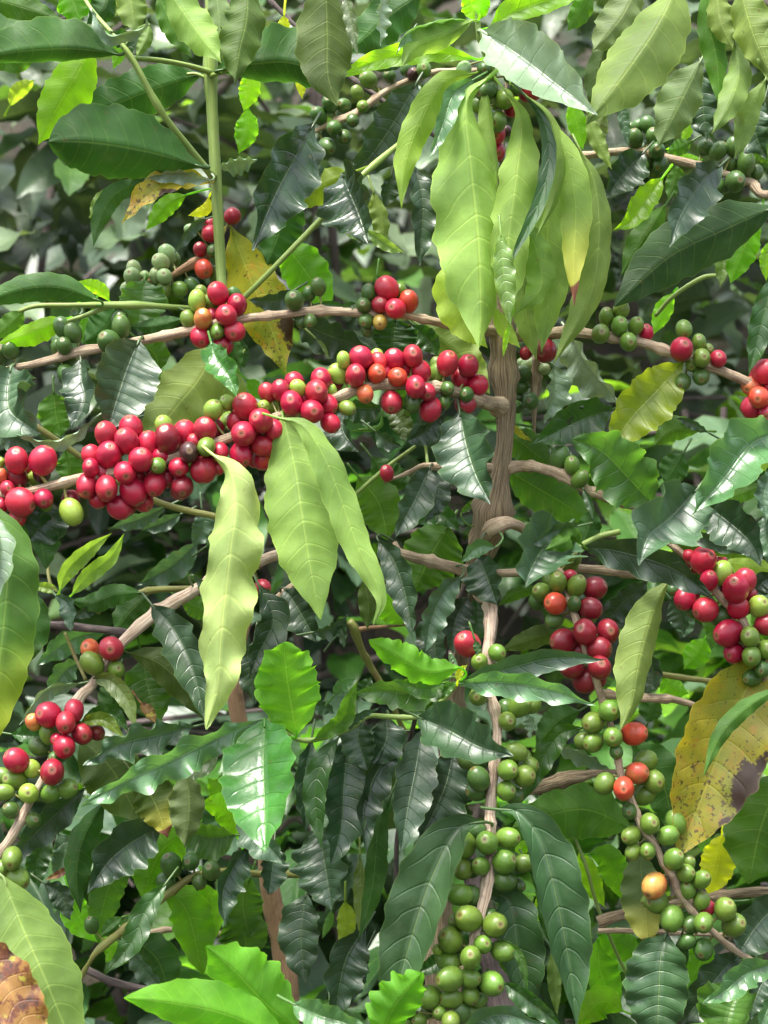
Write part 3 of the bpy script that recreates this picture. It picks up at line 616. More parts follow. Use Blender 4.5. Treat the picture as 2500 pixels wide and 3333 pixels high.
leaves(T1, 'C2', [
 ([(690, -80), (800, 60), (850, 262)], 125, 115, 'gm', 'u', .03, .03, dict(blunt=.4)),
 ([(1080, -140), (1010, 20), (885, 258)], 75, 85, 'k', 't', .0, -.02),
 ([(1110, -140), (1120, 20), (1050, 170)], 60, 60, 'k', 't', .01, .0),
 ([(1000, 175), (1120, 120), (1245, 215)], 60, 50, 'dg', 't', .05, .04),
 ([(1180, 180), (1080, 350), (990, 540)], 165, 160, 'gm', 'u', .08, .08, dict(blunt=.4)),
 ([(790, 250), (880, 370), (945, 560), (985, 795)], 80, 68, 'k', 't', .0, -.02),
 ([(1255, 450), (1160, 540), (1085, 700), (1050, 885)], 68, 72, 'ks', 't', .0, -.01),
 ([(1290, 560), (1215, 700), (1200, 880)], 70, 80, 'k', 't', .04, .03),
 ([(1330, 560), (1330, 720), (1290, 830)], 60, 50, 'dg', 't', .05, .04),
 ([(1130, 640), (1100, 800), (1130, 1000)], 80, 90, 'k', 't', .07, .06),
 ([(820, 520), (870, 620), (930, 720)], 100, 95, 'v2', 'u', .06, .06, dict(blunt=.3)),
 ([(720, 470), (745, 600), (740, 745)], 48, 55, 'ol', 'u', .02, .02),
 ([(1340, 350), (1380, 450), (1440, 612)], 95, 110, 'k', 't', -.01, -.02, dict(blunt=.2)),
 ([(1432, 302), (1340, 300), (1248, 382)], 34, 44, 'lg', 't', -.02, -.02),
 ([(1240, 120), (1300, 70), (1330, 30)], 20, 20, 'gm', 't', .03, .03),
 ([(760, -190), (850, -80), (1000, -30)], 90, 70, 'dg', 'u', .07, .07),
])
leaves(T1, 'C3', [
 ([(560, 200), (450, 300), (385, 410), (345, 522)], 85, 190, 'ks', 't', -.02, -.05, dict(roll=-15, scal=.07, label='blue-grey ribbed leaf with a toothed edge')),
 ([(640, 185), (510, 215), (365, 300)], 50, 45, 'ks', 't', -.03, -.045, dict(roll=-25)),
 ([(660, 290), (600, 240), (560, 270), (450, 318)], 50, 60, 'gm', 'u', -.03, -.055),
 ([(650, 300), (690, 190), (720, 80)], 60, 70, 'dg', 'u', -.01, -.01),
 ([(640, 300), (860, 325), (1150, 420), (1378, 592)], 95, 95, 'k', 't', -.02, -.05, dict(roll=10)),
 ([(1120, 480), (1040, 640), (965, 900), (920, 1150), (865, 1285)], 85, 125, 'pd', 'u', -.03, -.06, dict(blunt=.25, wave=.12, label='olive leaf hanging between two fruit clusters')),
 ([(1010, 480), (880, 600), (750, 730)], 70, 70, 'k', 't', .07, .07),
 ([(990, 850), (1040, 980), (1000, 1100)], 60, 70, 'k', 't', .05, .05, dict(blunt=.4)),
])
stem('branch', T1, 'C3', [(860, 215, 17, -.01), (740, 245, 16, -.01), (640, 300, 15, -.01), (560, 320, 13, -.01), (450, 340, 12, .02)], M_GREEN, nodes=.05)
stem('branch', T1, 'B2', [(1000, 1080, 9, .02), (960, 1110, 10, .02), (850, 1190, 11, .02), (690, 1330, 11, .02), (600, 1420, 11, .03)], M_GREEN)
stem('branch', T1, 'B2', [(1050, 1060, 9, .02), (1060, 1130, 8, .02), (1065, 1190, 9, .01)], M_GREEN)

leaves(T1, 'B1', [
 ([(1140, 520), (1165, 600), (1235, 700), (1282, 820)], 82, 60, 'mg', 't', -.06, -.08, dict(roll=12)),
 ([(750, 515), (690, 650), (640, 800), (585, 985)], 150, 165, 'k', 't', -.03, -.05, dict(blunt=.55, wave=.08, quilt=1.3, label='round-ended dark leaf above the red clusters')),
 ([(435, 612), (440, 720), (455, 830), (390, 995)], 75, 105, 'k', 't', -.02, -.04, dict(blunt=.3)),
 ([(60, 655), (38, 780), (60, 900), (215, 1020)], 190, 70, 'ks', 't', -.02, -.04, dict(blunt=.2)),
 ([(1190, 530), (1060, 735), (930, 895), (790, 1110)], 165, 170, 'pd', 'u', .02, .0, dict(blunt=.5, quilt=1.4, label='broad pale veined leaf behind the cherries')),
])
leaves(T1, 'C1', [
 ([(1150, -200), (1245, -110), (1270, 100), (1240, 350), (1195, 750), (1172, 1050), (1112, 1285)], 172, 105, 'pw', 'u', -.10, -.15, dict(wave=.45, blunt=.4, scal=.06, label='long pale wavy leaf hanging under the red bough')),
])
leaves(T1, 'C2', [
 ([(280, -420), (345, -150), (380, 80), (430, 400), (488, 692)], 195, 190, 'p', 'u', -.07, -.12, dict(wave=.08, blunt=.15, quilt=1.5, label='broad pale leaf with a yellowing edge')),
 ([(255, -400), (400, -350), (510, -180), (600, 50), (690, 300), (812, 560), (772, 722)], 88, 90, 'p', 'u', -.10, -.14, dict(wave=.14, quilt=1.3, blunt=.2)),
])

# --- 2: the plant of green shoots at the left
q = at('B1', 1200, 380, .01)
T2 = thing('coffee_shoot', 'straight green coffee shoot with big dark leaves rising from the upper bough at the left', 'shoot', tuple(q))
stem('stem', T2, 'A1', [(1130, -300, 24, .02), (1135, 100, 26, .02), (1138, 400, 30, .02), (1150, 700, 29, .02), (1165, 950, 30, .02), (1180, 1200, 28, .02), (1196, 1500, 26, .02), (1200, 1620, 25, .012), (1200, 1705, 24, .0)], M_GREEN, nodes=.26, rough=.02, sides=16, square=.05, label='ribbed green stem')
stem('branch', T2, 'A1', [(1155, 960, 22, .015), (1130, 930, 20, .01), (1040, 820, 19, .0), (870, 600, 17, -.02), (720, 330, 17, -.03), (640, 220, 14, -.03), (500, 60, 12, -.02), (430, -60, 12, -.01)], M_GREEN, nodes=.12, rough=.02)
stem('branch', T2, 'A1', [(1140, 390, 17, .015), (1000, 350, 14, .0), (860, 325, 14, -.01), (740, 315, 14, -.02), (700, 310, 15, -.03)], M_GREEN, rough=.02)
stem('branch', T2, 'A1', [(1140, 410, 14, .015), (1220, 380, 12, .0), (1300, 350, 11, -.01)], M_GREEN, rough=.02)
stem('branch', T2, 'A1', [(1130, 430, 11, .02), (1060, 400, 10, .02), (1010, 400, 9, .02)], M_GREEN, rough=.02)
stem('branch', T2, 'A2', [(-60, 1720, 15, .04), (80, 1600, 15, .03), (280, 1400, 15, .02), (500, 1170, 15, .02), (700, 960, 15, .02), (800, 870, 15, .03), (960, 740, 15, .05), (1100, 650, 14, .07)], M_GREEN, nodes=.2, rough=.02)
stem('branch', T2, 'B1', [(1150, 350, 14, .04), (1030, 338, 15, .02), (800, 322, 16, .0), (600, 320, 20, -.01), (400, 322, 15, -.02), (200, 325, 13, -.02), (100, 355, 10, -.02)], M_GREEN, nodes=.12, rough=.02)
stem('branch', T2, 'B1', [(600, 322, 16, -.01), (540, 345, 13, -.01), (450, 380, 12, -.01), (370, 405, 10, -.01), (280, 450, 8, .0)], M_GREEN, rough=.02)
fb = stem('branch', T2, 'B1', [(1190, -20, 14, .05), (1120, 50, 20, .05), (1050, 90, 24, .05), (960, 142, 20, .05), (880, 180, 12, .05), (740, 190, 8, .05)], M_WOOD, nodes=.03, rough=.1)
cherries(fb, 'B1', '868,87,46,w 905,45,46,w 888,165,42,w 714,165,47,w 722,125,42,w 840,160,38,w 888,235,46,g 970,235,42,g 783,165,28,w 680,225,28,w 695,250,35,w 940,75,36,g 1100,125,52,Q 1170,155,44,g 1140,-65,44,R 1135,-105,40,R 1255,-160,42,R 1080,-140,30,w 1030,-90,30,w 1080,20,36,R 1150,30,36,d 1040,215,40,d', .05)
stem('branch', T2, 'B1', [(-60, 830, 20, .02), (80, 910, 19, .02), (230, 1000, 18, .02), (450, 1150, 17, .03), (560, 1230, 16, .03), (800, 1360, 18, .03), (950, 1415, 18, .03), (1160, 1462, 18, .03), (1260, 1500, 14, .04)], M_OLIVE, nodes=.12, rough=.03)
leaves(T2, 'A1', [
 ([(650, 295), (400, 265), (100, 280), (-180, 330)], 32, 185, 'dg', 'u', -.03, -.06, dict(wave=.1, blunt=.1)),
 ([(-120, -30), (120, 40), (350, 115)], 75, 70, 'gm', 'u', .0, -.02),
 ([(-150, 150), (60, 330), (210, 310)], 70, 70, 'gm', 'u', .03, .02),
 ([(360, -80), (400, 20), (430, 118)], 95, 90, 'v2', 'u', .01, .0),
 ([(600, -60), (560, 50), (470, 130)], 70, 80, 'dg', 'u', .02, .01),
 ([(500, 235), (410, 410), (300, 600), (207, 782)], 130, 125, 'v', 'u', .0, -.02, dict(wave=.14, label='bright yellow-green leaf lit from behind')),
 ([(600, 200), (640, 280), (610, 375)], 35, 35, 'v2', 'u', .0, .0),
 ([(1090, 400), (860, 470), (580, 580), (335, 690)], 135, 130, 'dg', 'u', .03, .02, dict(blunt=.3)),
 ([(1105, 905), (800, 820), (500, 770), (262, 765)], 165, 222, 'dg', 'u', -.01, -.04, dict(blunt=.8, ob=1.5, wave=.06, label='broad dark leaf with a blunt end')),
 ([(800, 965), (620, 1050), (540, 1180), (503, 1335)], 58, 58, 'dg', 'u', .0, -.01),
 ([(700, 1030), (560, 1080), (480, 1180)], 50, 50, 'po', 'u', .06, .06),
 ([(1145, 985), (950, 975), (800, 1050), (660, 1205)], 75, 80, 'yb', 't', .01, -.02, dict(roll=25, label='yellow-brown leaf with a shiny back')),
 ([(1140, 975), (960, 945), (780, 965)], 34, 40, 'w', 't', .0, -.01, dict(roll=40)),
 ([(1010, 1050), (900, 1110), (785, 1245)], 50, 55, 'v2', 'u', .03, .03),
 ([(1180, 900), (1280, 870), (1390, 860)], 62, 70, 'w', 't', .04, .04, dict(roll=-40)),
 ([(1130, 1060), (1110, 1130), (1015, 1165)], 30, 30, 'vy', 'u', .04, .04),
 ([(1120, 1180), (1040, 1230), (940, 1370)], 34, 30, 'ks', 't', .03, .02, dict(roll=-20)),
 ([(880, -100), (1010, 90), (1105, 220), (1197, 342)], 112, 92, 'p', 'u', -.06, -.09, dict(label='pale leaf hanging in front of the green stem')),
 ([(850, -40), (930, 130), (1037, 315)], 60, 65, 'gm', 'u', -.03, -.04),
 ([(1150, -120), (1185, 100), (1180, 335)], 62, 60, 'ol2', 'u', -.045, -.06),
 ([(1340, -120), (1330, 100), (1290, 280), (1268, 455)], 115, 125, 'ol', 'u', -.04, -.07),
 ([(700, -120), (710, 30), (735, 185)], 85, 80, 'po', 'u', -.02, -.03),
 ([(810, 130), (790, 210), (735, 312)], 32, 40, 'pd', 'u', -.03, -.04),
 ([(490, 50), (590, 190), (770, 150), (790, 90)], 36, 46, 'w', 't', -.035, -.05, dict(roll=-30)),
 ([(600, 170), (680, 230), (710, 300)], 45, 50, 'dg', 't', -.03, -.03),
 ([(50, 575), (105, 490), (190, 430)], 45, 40, 'yo', 'u', .25, .22),
 ([(1340, 580), (1340, 700), (1290, 830)], 60, 70, 'v2', 'u', .1, .1),
])
leaves(T2, 'A2', [
 ([(510, -140), (522, 180), (525, 400), (578, 575)], 150, 165, 'ol', 'u', -.05, -.07, dict(wave=.1)),
 ([(-80, 385), (130, 345), (350, 345), (580, 475)], 205, 95, 'dg', 'u', .0, -.02, dict(blunt=.15)),
 ([(1040, -40), (850, 90), (620, 300)], 120, 120, 'dg', 'u', .05, .04, dict(blunt=.2)),
 ([(960, 200), (900, 290), (720, 370)], 70, 70, 'dk', 'u', .07, .07),
 ([(610, -60), (655, 120), (685, 305)], 38, 34, 'ol2', 't', -.06, -.07, dict(roll=25)),
 ([(830, -80), (815, 100), (812, 248)], 45, 42, 'w', 't', -.01, -.01, dict(wave=.3)),
 ([(90, 370), (105, 470), (72, 602)], 55, 60, 'v', 'u', .05, .05),
 ([(340, 370), (375, 450), (388, 536)], 30, 26, 'vy', 'u', .06, .06),
 ([(290, 80), (285, 150), (250, 195)], 35, 34, 'vy', 'u', .06, .06),
 ([(455, 660), (350, 850), (230, 1080), (122, 1355)], 145, 150, 'k', 't', -.01, -.05, dict(mat=M_GLOSS, quilt=2.0, label='very dark ribbed leaf with white glare')),
 ([(600, 940), (640, 1030), (695, 1160), (742, 1315)], 135, 165, 'k', 't', -.0, -.03, dict(mat=M_GLOSS, quilt=2.0, blunt=.2, scal=.06)),
 ([(1010, 440), (890, 650), (760, 840), (650, 960)], 125, 125, 'k', 't', .09, .08, dict(blunt=.25)),
 ([(660, 930), (500, 1000), (295, 1115)], 85, 92, 'yo', 'u', .05, .04, dict(blunt=.3)),
 ([(350, 1040), (290, 1180), (200, 1430)], 120, 125, 'dg', 'u', .05, .05, dict(blunt=.3)),
 ([(990, 890), (1040, 1100), (1018, 1445)], 72, 70, 'k', 't', .06, .05),
 ([(770, 1030), (820, 1190), (832, 1340)], 45, 60, 'po', 'u', .05, .05),
 ([(735, 1240), (840, 1320), (937, 1365)], 30, 36, 'p', 't', .04, .04),
 ([(870, 950), (860, 1000), (830, 1120)], 60, 50, 'dk', 't', .09, .09),
 ([(600, 1210), (660, 1260), (740, 1300)], 20, 26, 'vl', 't', .03, .03),
 ([(440, 830), (430, 950), (330, 1020)], 40, 60, 'k', 't', .0, .0),
])
leaves(T2, 'B2', [
 ([(0, -110), (110, 180), (220, 440), (303, 705)], 140, 150, 'yb', 'u', .05, .03, dict(label='yellow leaf freckled brown behind the upper bough')),
 ([(270, -40), (400, 130), (545, 335)], 125, 120, 'v2', 'u', .07, .06, dict(blunt=.25)),
 ([(-40, 470), (10, 560), (60, 660)], 50, 60, 'dg', 'u', .02, .02),
])
leaves(T2, 'B1', [
 ([(545, 300), (320, 225), (100, 240), (-140, 330)], 85, 72, 'dg', 'u', -.03, -.05, dict(wave=.1, blunt=.2)),
 ([(592, 300), (530, 235), (405, 195)], 36, 44, 'v', 'u', -.01, -.02),
 ([(400, 205), (375, 190), (348, 170)], 12, 12, 'v', 'u', -.01, -.01),
 ([(385, 385), (260, 430), (140, 480), (-20, 530)], 70, 60, 'v', 'u', -.0, -.02),
 ([(130, 350), (50, 430), (-40, 500)], 60, 60, 'gm', 'u', .0, .0),
 ([(430, 370), (400, 350), (370, 380)], 20, 20, 'w', 't', -.02, -.02),
 ([(630, 330), (560, 450), (440, 530)], 110, 100, 'dg', 'u', .03, .03),
 ([(780, 180), (770, 300), (740, 460)], 120, 130, 'm', 't', .03, .02, dict(quilt=1.5)),
 ([(990, 395), (850, 430), (700, 440)], 50, 45, 'dg', 'u', .0, .0),
 ([(760, 520), (840, 590), (860, 680)], 75, 70, 'gm', 'u', .04, .04),
 ([(500, 340), (470, 430), (440, 520)], 40, 40, 'v2', 'u', .04, .04),
 ([(1280, 640), (1200, 800), (1000, 960)], 120, 110, 'po', 'u', .03, .02, dict(blunt=.4)),
 ([(512, 932), (380, 1030), (250, 1060), (80, 1015)], 50, 42, 'w', 't', -.04, -.05, dict(roll=25)),
 ([(-40, 1010), (80, 1050), (190, 1110)], 55, 50, 'ks', 't', -.02, -.02),
 ([(290, 790), (300, 900), (330, 1030)], 95, 95, 'gm', 'u', .05, .05, dict(blunt=.3)),
 ([(350, 1100), (380, 1180), (360, 1290)], 70, 90, 'gm', 'u', .05, .05),
 ([(820, 910), (900, 900), (1010, 990)], 90, 60, 'k', 't', .04, .04),
 ([(1330, 720), (1370, 760), (1420, 840)], 40, 40, 'v2', 'u', .0, .0),
 ([(0, 900), (60, 960), (80, 1010)], 60, 50, 'dg', 'u', .04, .04),
 ([(1300, 500), (1310, 600), (1320, 660)], 40, 60, 'dg', 'u', .05, .05),
])
# --- 3: lower left tree
T3 = thing('coffee_tree', 'coffee tree with a peeling branch and split brown stem at the lower left', 'tree', (-.10, .14, 0), g_tree)
stem('trunk', T3, 'C1', [(1340, 700, 20, .12), (1290, 900, 26, .11), (1270, 1100, 44, .1), (1330, 1400, 44, .1), (1420, 1800, 48, .1), (1470, 2200, 55, .1), (1530, 2500, 60, .1), (1560, 2900, 64, .1)], M_WOOD, rough=.03, sides=16, label='split brown stem',
     extra=[(-.08, .12, .8, .022), (-.10, .14, .4, .026), (-.10, .14, -.03, .035)])
lb = stem('branch', T3, 'C1', [(1560, 320, 24, .07), (1440, 360, 30, .06), (1250, 430, 32, .04), (1090, 515, 34, .02), (900, 625, 38, .01), (790, 700, 36, .0), (650, 830, 30, -.01), (500, 1040, 26, -.02), (430, 1110, 28, -.025), (350, 1300, 18, -.03), (290, 1430, 18, -.03), (210, 1590, 18, -.035), (150, 1700, 24, -.04), (60, 1870, 26, -.04), (-60, 2020, 26, -.04)], M_PEEL, nodes=.05, rough=.08, label='peeling branch sloping down to the left edge')
cherries(lb, 'C1', '600,848,62,R 497,928,58,g,1 487,852,54,O 627,965,50,g 355,1248,56,R 262,1205,66,R 400,1183,55,R 265,1307,55,g 347,1377,60,R 443,1308,55,R 183,1245,46,Y 215,1377,52,d 282,1515,68,R,1 88,1452,62,R 172,1497,48,y 82,1557,62,g,1 155,1630,54,y 10,1540,50,g 365,1605,54,g,1 270,1630,52,g 20,1625,46,g 520,1300,42,D 60,1720,46,d 180,1775,44,d 300,1440,40,d 310,1340,36,R', -.025)
cherries(lb, 'D1', '65,765,60,g,1 92,868,62,g,1 0,815,42,g 5,950,46,g,1', -.05)
stem('branch', T3, 'C1', [(1200, 530, 14, .06), (1030, 525, 16, .04), (850, 530, 18, .03), (760, 545, 14, .02), (600, 580, 9, .01)], M_OLIVE, nodes=.06)
stem('branch', T3, 'C1', [(740, 780, 16, .02), (640, 755, 19, .02), (450, 735, 22, .03), (230, 715, 20, .03), (100, 710, 16, .03)], M_DARKTWIG, nodes=.05)
stem('branch', T3, 'C1', [(540, 660, 8, .03), (300, 540, 9, .02), (250, 380, 9, .03)], M_OLIVE)
stem('branch', T3, 'C1', [(350, 760, 9, .0), (400, 880, 10, .0), (465, 1020, 10, -.01)], M_OLIVE)
stem('branch', T3, 'C1', [(1600, 490, 18, .06), (1500, 570, 18, .05), (1470, 600, 14, .05)], M_BARK)
db = stem('branch', T3, 'D1', [(1700, 850, 20, .05), (1560, 850, 19, .05), (1400, 848, 17, .04), (1200, 835, 18, .02), (1100, 842, 18, .02), (1010, 880, 20, .02), (880, 980, 20, .02), (760, 1080, 20, .02), (640, 1175, 22, .02), (560, 1235, 24, .02), (500, 1300, 14, .02), (430, 1420, 12, .03)], M_OLIVE, nodes=.05, rough=.08)
cherries(db, 'D1', '925,800,60,d,1 1030,783,48,d,1 1140,830,52,d,1 895,890,48,d 1075,890,40,d 495,1125,42,d,1', .02)
stem('branch', T3, 'D1', [(460, 1360, 20, .08), (600, 1430, 22, .08), (760, 1470, 18, .09), (1000, 1520, 16, .1)], M_DARKTWIG, nodes=.06)
stem('branch', T3, 'D1', [(800, 1165, 15, .1), (950, 1150, 15, .1), (1250, 1180, 20, .1), (1430, 1180, 18, .1)], M_BARK, nodes=.06)
cb = cherries(lb, 'C2', '175,515,40,R', .04, front=0.)
leaves(T3, 'C1', [
 ([(320, 542), (360, 430), (470, 320), (605, 222)], 42, 52, 'vl', 't', .0, -.02),
 ([(383, 562), (480, 450), (600, 350), (672, 222)], 46, 46, 'vl', 't', .0, -.03),
 ([(320, 545), (250, 520), (165, 510)], 25, 30, 'vl', 't', .02, .02),
 ([(765, 545), (620, 555), (500, 600), (370, 590)], 60, 62, 'dg', 'u', .0, .0, dict(blunt=.2)),
 ([(800, 560), (700, 650), (620, 760)], 90, 85, 'dg', 'u', .03, .03, dict(blunt=.4)),
 ([(300, 560), (370, 620), (385, 765)], 48, 50, 'ks', 't', .0, -.01, dict(roll=-25)),
 ([(545, 612), (450, 655), (385, 690)], 28, 30, 'k', 't', .01, .0),
 ([(1070, 270), (930, 400), (745, 505)], 80, 70, 'bg', 't', .15, .15, dict(roll=-15)),
 ([(900, 80), (750, 150), (588, 198)], 48, 46, 'bg', 't', .12, .12, dict(roll=-25)),
 ([(980, 120), (880, 170), (760, 210)], 34, 46, 'bg', 't', .13, .13, dict(roll=-25)),
 ([(1090, 90), (1100, 190), (1040, 300)], 62, 65, 'bg', 't', .14, .14),
 ([(580, 750), (380, 800), (195, 940)], 70, 70, 'lg', 't', .05, .04, dict(roll=-35)),
 ([(440, 1035), (250, 1075), (105, 1260)], 48, 40, 'w', 't', .02, .0, dict(roll=-30)),
 ([(430, 920), (340, 980), (250, 1130)], 60, 66, 'lg', 't', .06, .05, dict(roll=-25)),
 ([(815, 605), (940, 750), (1035, 950), (1110, 1245)], 105, 68, 'k', 't', -.03, -.06, dict(roll=8, label='dark ribbed leaf hanging left of the pale wavy leaf')),
 ([(690, 870), (850, 920), (1000, 1060), (1115, 1245)], 95, 90, 'ol', 'u', .0, -.01),
 ([(770, 900), (800, 1060), (860, 1260)], 120, 130, 'gm', 't', .03, .02, dict(blunt=.2)),
 ([(480, 1020), (590, 1020), (690, 1130), (735, 1290)], 48, 52, 'po', 't', -.02, -.04, dict(wave=.1)),
 ([(760, 1140), (800, 1190), (850, 1255)], 34, 26, 'br', 't', .0, -.01),
 ([(430, 1245), (560, 1235), (670, 1330)], 42, 34, 'yo', 't', -.03, -.04),
 ([(430, 1250), (590, 1200), (700, 1300)], 50, 30, 'dg', 't', -.025, -.03),
 ([(1040, 450), (1120, 520), (1165, 690)], 30, 40, 'ks', 't', .0, .0),
 ([(1110, 300), (1180, 250), (1210, 190)], 60, 70, 'dg', 'u', .08, .08),
 ([(980, 580), (1080, 640), (1150, 690)], 60, 60, 'gm', 'u', .07, .07),
 ([(640, 1000), (620, 1100), (540, 1240)], 90, 80, 'dg', 'u', .02, .02),
 ([(60, 1310), (200, 1330), (260, 1400)], 60, 40, 'dg', 't', .02, .02),
])
leaves(T3, 'C2', [
 ([(150, 500), (235, 680), (150, 880), (100, 1010)], 65, 85, 'k', 't', .0, -.01),
 ([(130, 800), (110, 950), (130, 1150)], 60, 65, 'k', 't', .03, .03),
 ([(290, 520), (370, 640), (465, 815)], 100, 80, 'k', 't', .04, .03),
 ([(445, 760), (540, 740), (635, 665)], 40, 52, 'ks', 't', .02, .02, dict(scal=.12)),
 ([(560, 790), (600, 740), (615, 850)], 30, 30, 'ks', 't', .02, .02),
])
leaves(T3, 'D1', [
 ([(430, 110), (600, 280), (760, 575)], 160, 170, 'ol', 'u', .02, .0, dict(blunt=.3)),
 ([(720, 310), (830, 450), (905, 655)], 125, 120, 'ol', 'u', -.01, -.02, dict(mat=M_TIP)),
 ([(1000, 290), (1020, 480), (998, 710)], 95, 105, 'ol2', 'u', -.02, -.03),
 ([(880, 590), (725, 670), (590, 780), (473, 955)], 110, 130, 'k', 't', -.0, -.03, dict(label='blue-black leaf below the brown-green leaves')),
 ([(570, 450), (450, 650), (410, 850), (436, 1060)], 95, 60, 'dg', 'u', .02, .01),
 ([(720, 770), (600, 900), (545, 1080), (530, 1225)], 90, 85, 'gm', 'u', .03, .03, dict(blunt=.2)),
 ([(1010, 620), (860, 740), (770, 985)], 160, 130, 'v2', 'u', .06, .05, dict(blunt=.3)),
 ([(880, 930), (1010, 1050), (1095, 1395)], 120, 115, 'v2', 'u', .05, .04, dict(blunt=.3)),
 ([(1100, 900), (1140, 1050), (1170, 1190)], 60, 90, 'v2', 'u', .06, .06, dict(blunt=.3)),
 ([(1270, 640), (1130, 650), (980, 610)], 120, 80, 'm', 't', .04, .04, dict(quilt=1.6, blunt=.3)),
 ([(1280, 650), (1210, 500), (1070, 470)], 80, 85, 'v', 'u', .05, .05),
 ([(1250, 480), (1180, 400), (1120, 330)], 60, 60, 'v2', 'u', .06, .06),
 ([(1350, 690), (1270, 800), (1205, 950), (1215, 1135)], 85, 70, 'k', 't', -.03, -.05, dict(scal=.07)),
 ([(1480, 700), (1470, 830), (1450, 960)], 72, 70, 'k', 't', -.02, -.03, dict(blunt=.5)),
 ([(1290, 530), (1400, 650), (1540, 800)], 90, 75, 'ks', 't', -.02, -.04),
 ([(1180, 200), (1100, 260), (870, 320)], 70, 80, 'ol2', 't', .0, .0),
 ([(905, 888), (790, 1040), (710, 1220), (560, 1400)], 60, 62, 'dg', 't', -.03, -.06, dict(wave=.22, label='twisted narrow dark leaf over the thin branch')),
 ([(710, 1190), (850, 1310), (920, 1520)], 110, 100, 'dg', 'u', .06, .06, dict(blunt=.3)),
 ([(690, 1240), (780, 1370), (900, 1490)], 48, 50, 'ks', 't', .04, .04),
 ([(370, 930), (420, 1070), (530, 1220)], 80, 85, 'v2', 'u', .06, .06),
 ([(540, 1190), (600, 1260), (570, 1330)], 50, 50, 'v2', 'u', .07, .07),
 ([(660, 1080), (600, 1120), (540, 1180)], 26, 30, 'm', 't', .0, .0),
 ([(460, 380), (330, 500), (130, 700), (100, 820)], 80, 80, 'k', 't', .03, .02),
 ([(280, 640), (200, 780), (210, 930)], 60, 60, 'dg', 't', .04, .04),
 ([(310, 620), (350, 730), (290, 880)], 70, 70, 'bg', 't', .12, .12),
 ([(240, 900), (330, 960), (380, 1100)], 60, 50, 'k', 't', .03, .03),
 ([(400, 800), (320, 850), (240, 880)], 20, 20, 'br', 't', .03, .03),
 ([(1350, 870), (1310, 1000), (1350, 1200)], 110, 100, 'gm', 'u', .07, .07, dict(blunt=.4)),
 ([(1250, 1060), (1320, 1180), (1330, 1320)], 130, 140, 'gm', 'u', .08, .08, dict(blunt=.4)),
])

# --- 4: the drooping branch of green fruit in the lower middle
T4 = thing('coffee_tree', 'coffee tree whose scaly branch droops lower middle with green cherries', 'tree', (.16, .02, 0), g_tree)
cbm = stem('branch', T4, 'C2', [(1290, 480, 16, .05), (1340, 560, 26, .02), (1395, 590, 34, .0), (1410, 700, 34, -.02), (1395, 860, 30, -.03), (1392, 1000, 26, -.035), (1410, 1130, 27, -.04), (1440, 1250, 27, -.04), (1430, 1440, 26, -.045), (1400, 1720, 28, -.05), (1410, 1900, 26, -.06), (1390, 2110, 30, -.07), (1350, 2300, 27, -.08), (1320, 2410, 22, -.085), (1250, 2620, 18, -.09), (1180, 2830, 16, -.09)], M_PEEL, nodes=.045, rough=.12, label='scaly drooping branch',
     extra=None)
stem('trunk', T4, 'C2', [(1290, 480, 20, .05), (1240, 600, 22, .07), (1190, 700, 24, .09), (1150, 900, 26, .12), (1150, 1400, 28, .16)], M_DARKTWIG, nodes=.05, extra=[(.12, .1, 1.0, .014), (.15, .04, .4, .018), (.16, .02, -.03, .024)])
cherries(cbm, 'C2', '1280,825,67,R,1 1440,870,47,g 1345,920,47,g 1340,1105,52,g 1560,1155,62,g,1 1620,1150,52,g 1495,1240,50,g', -.03)
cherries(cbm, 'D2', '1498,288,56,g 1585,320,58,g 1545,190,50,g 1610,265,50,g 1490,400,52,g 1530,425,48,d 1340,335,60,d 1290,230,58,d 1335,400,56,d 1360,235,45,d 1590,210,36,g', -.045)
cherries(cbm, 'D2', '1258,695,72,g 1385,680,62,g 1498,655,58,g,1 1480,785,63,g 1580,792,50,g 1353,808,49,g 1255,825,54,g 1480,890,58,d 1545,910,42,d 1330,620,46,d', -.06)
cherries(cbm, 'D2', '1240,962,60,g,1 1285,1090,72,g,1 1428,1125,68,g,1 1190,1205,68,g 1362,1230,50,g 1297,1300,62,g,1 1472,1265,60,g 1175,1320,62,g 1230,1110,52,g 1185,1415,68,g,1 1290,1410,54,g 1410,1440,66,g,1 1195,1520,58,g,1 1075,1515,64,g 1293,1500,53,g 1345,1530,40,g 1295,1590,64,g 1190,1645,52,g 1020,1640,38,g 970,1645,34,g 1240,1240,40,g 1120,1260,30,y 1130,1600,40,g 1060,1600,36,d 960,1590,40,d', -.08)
filler(cbm, 'd')
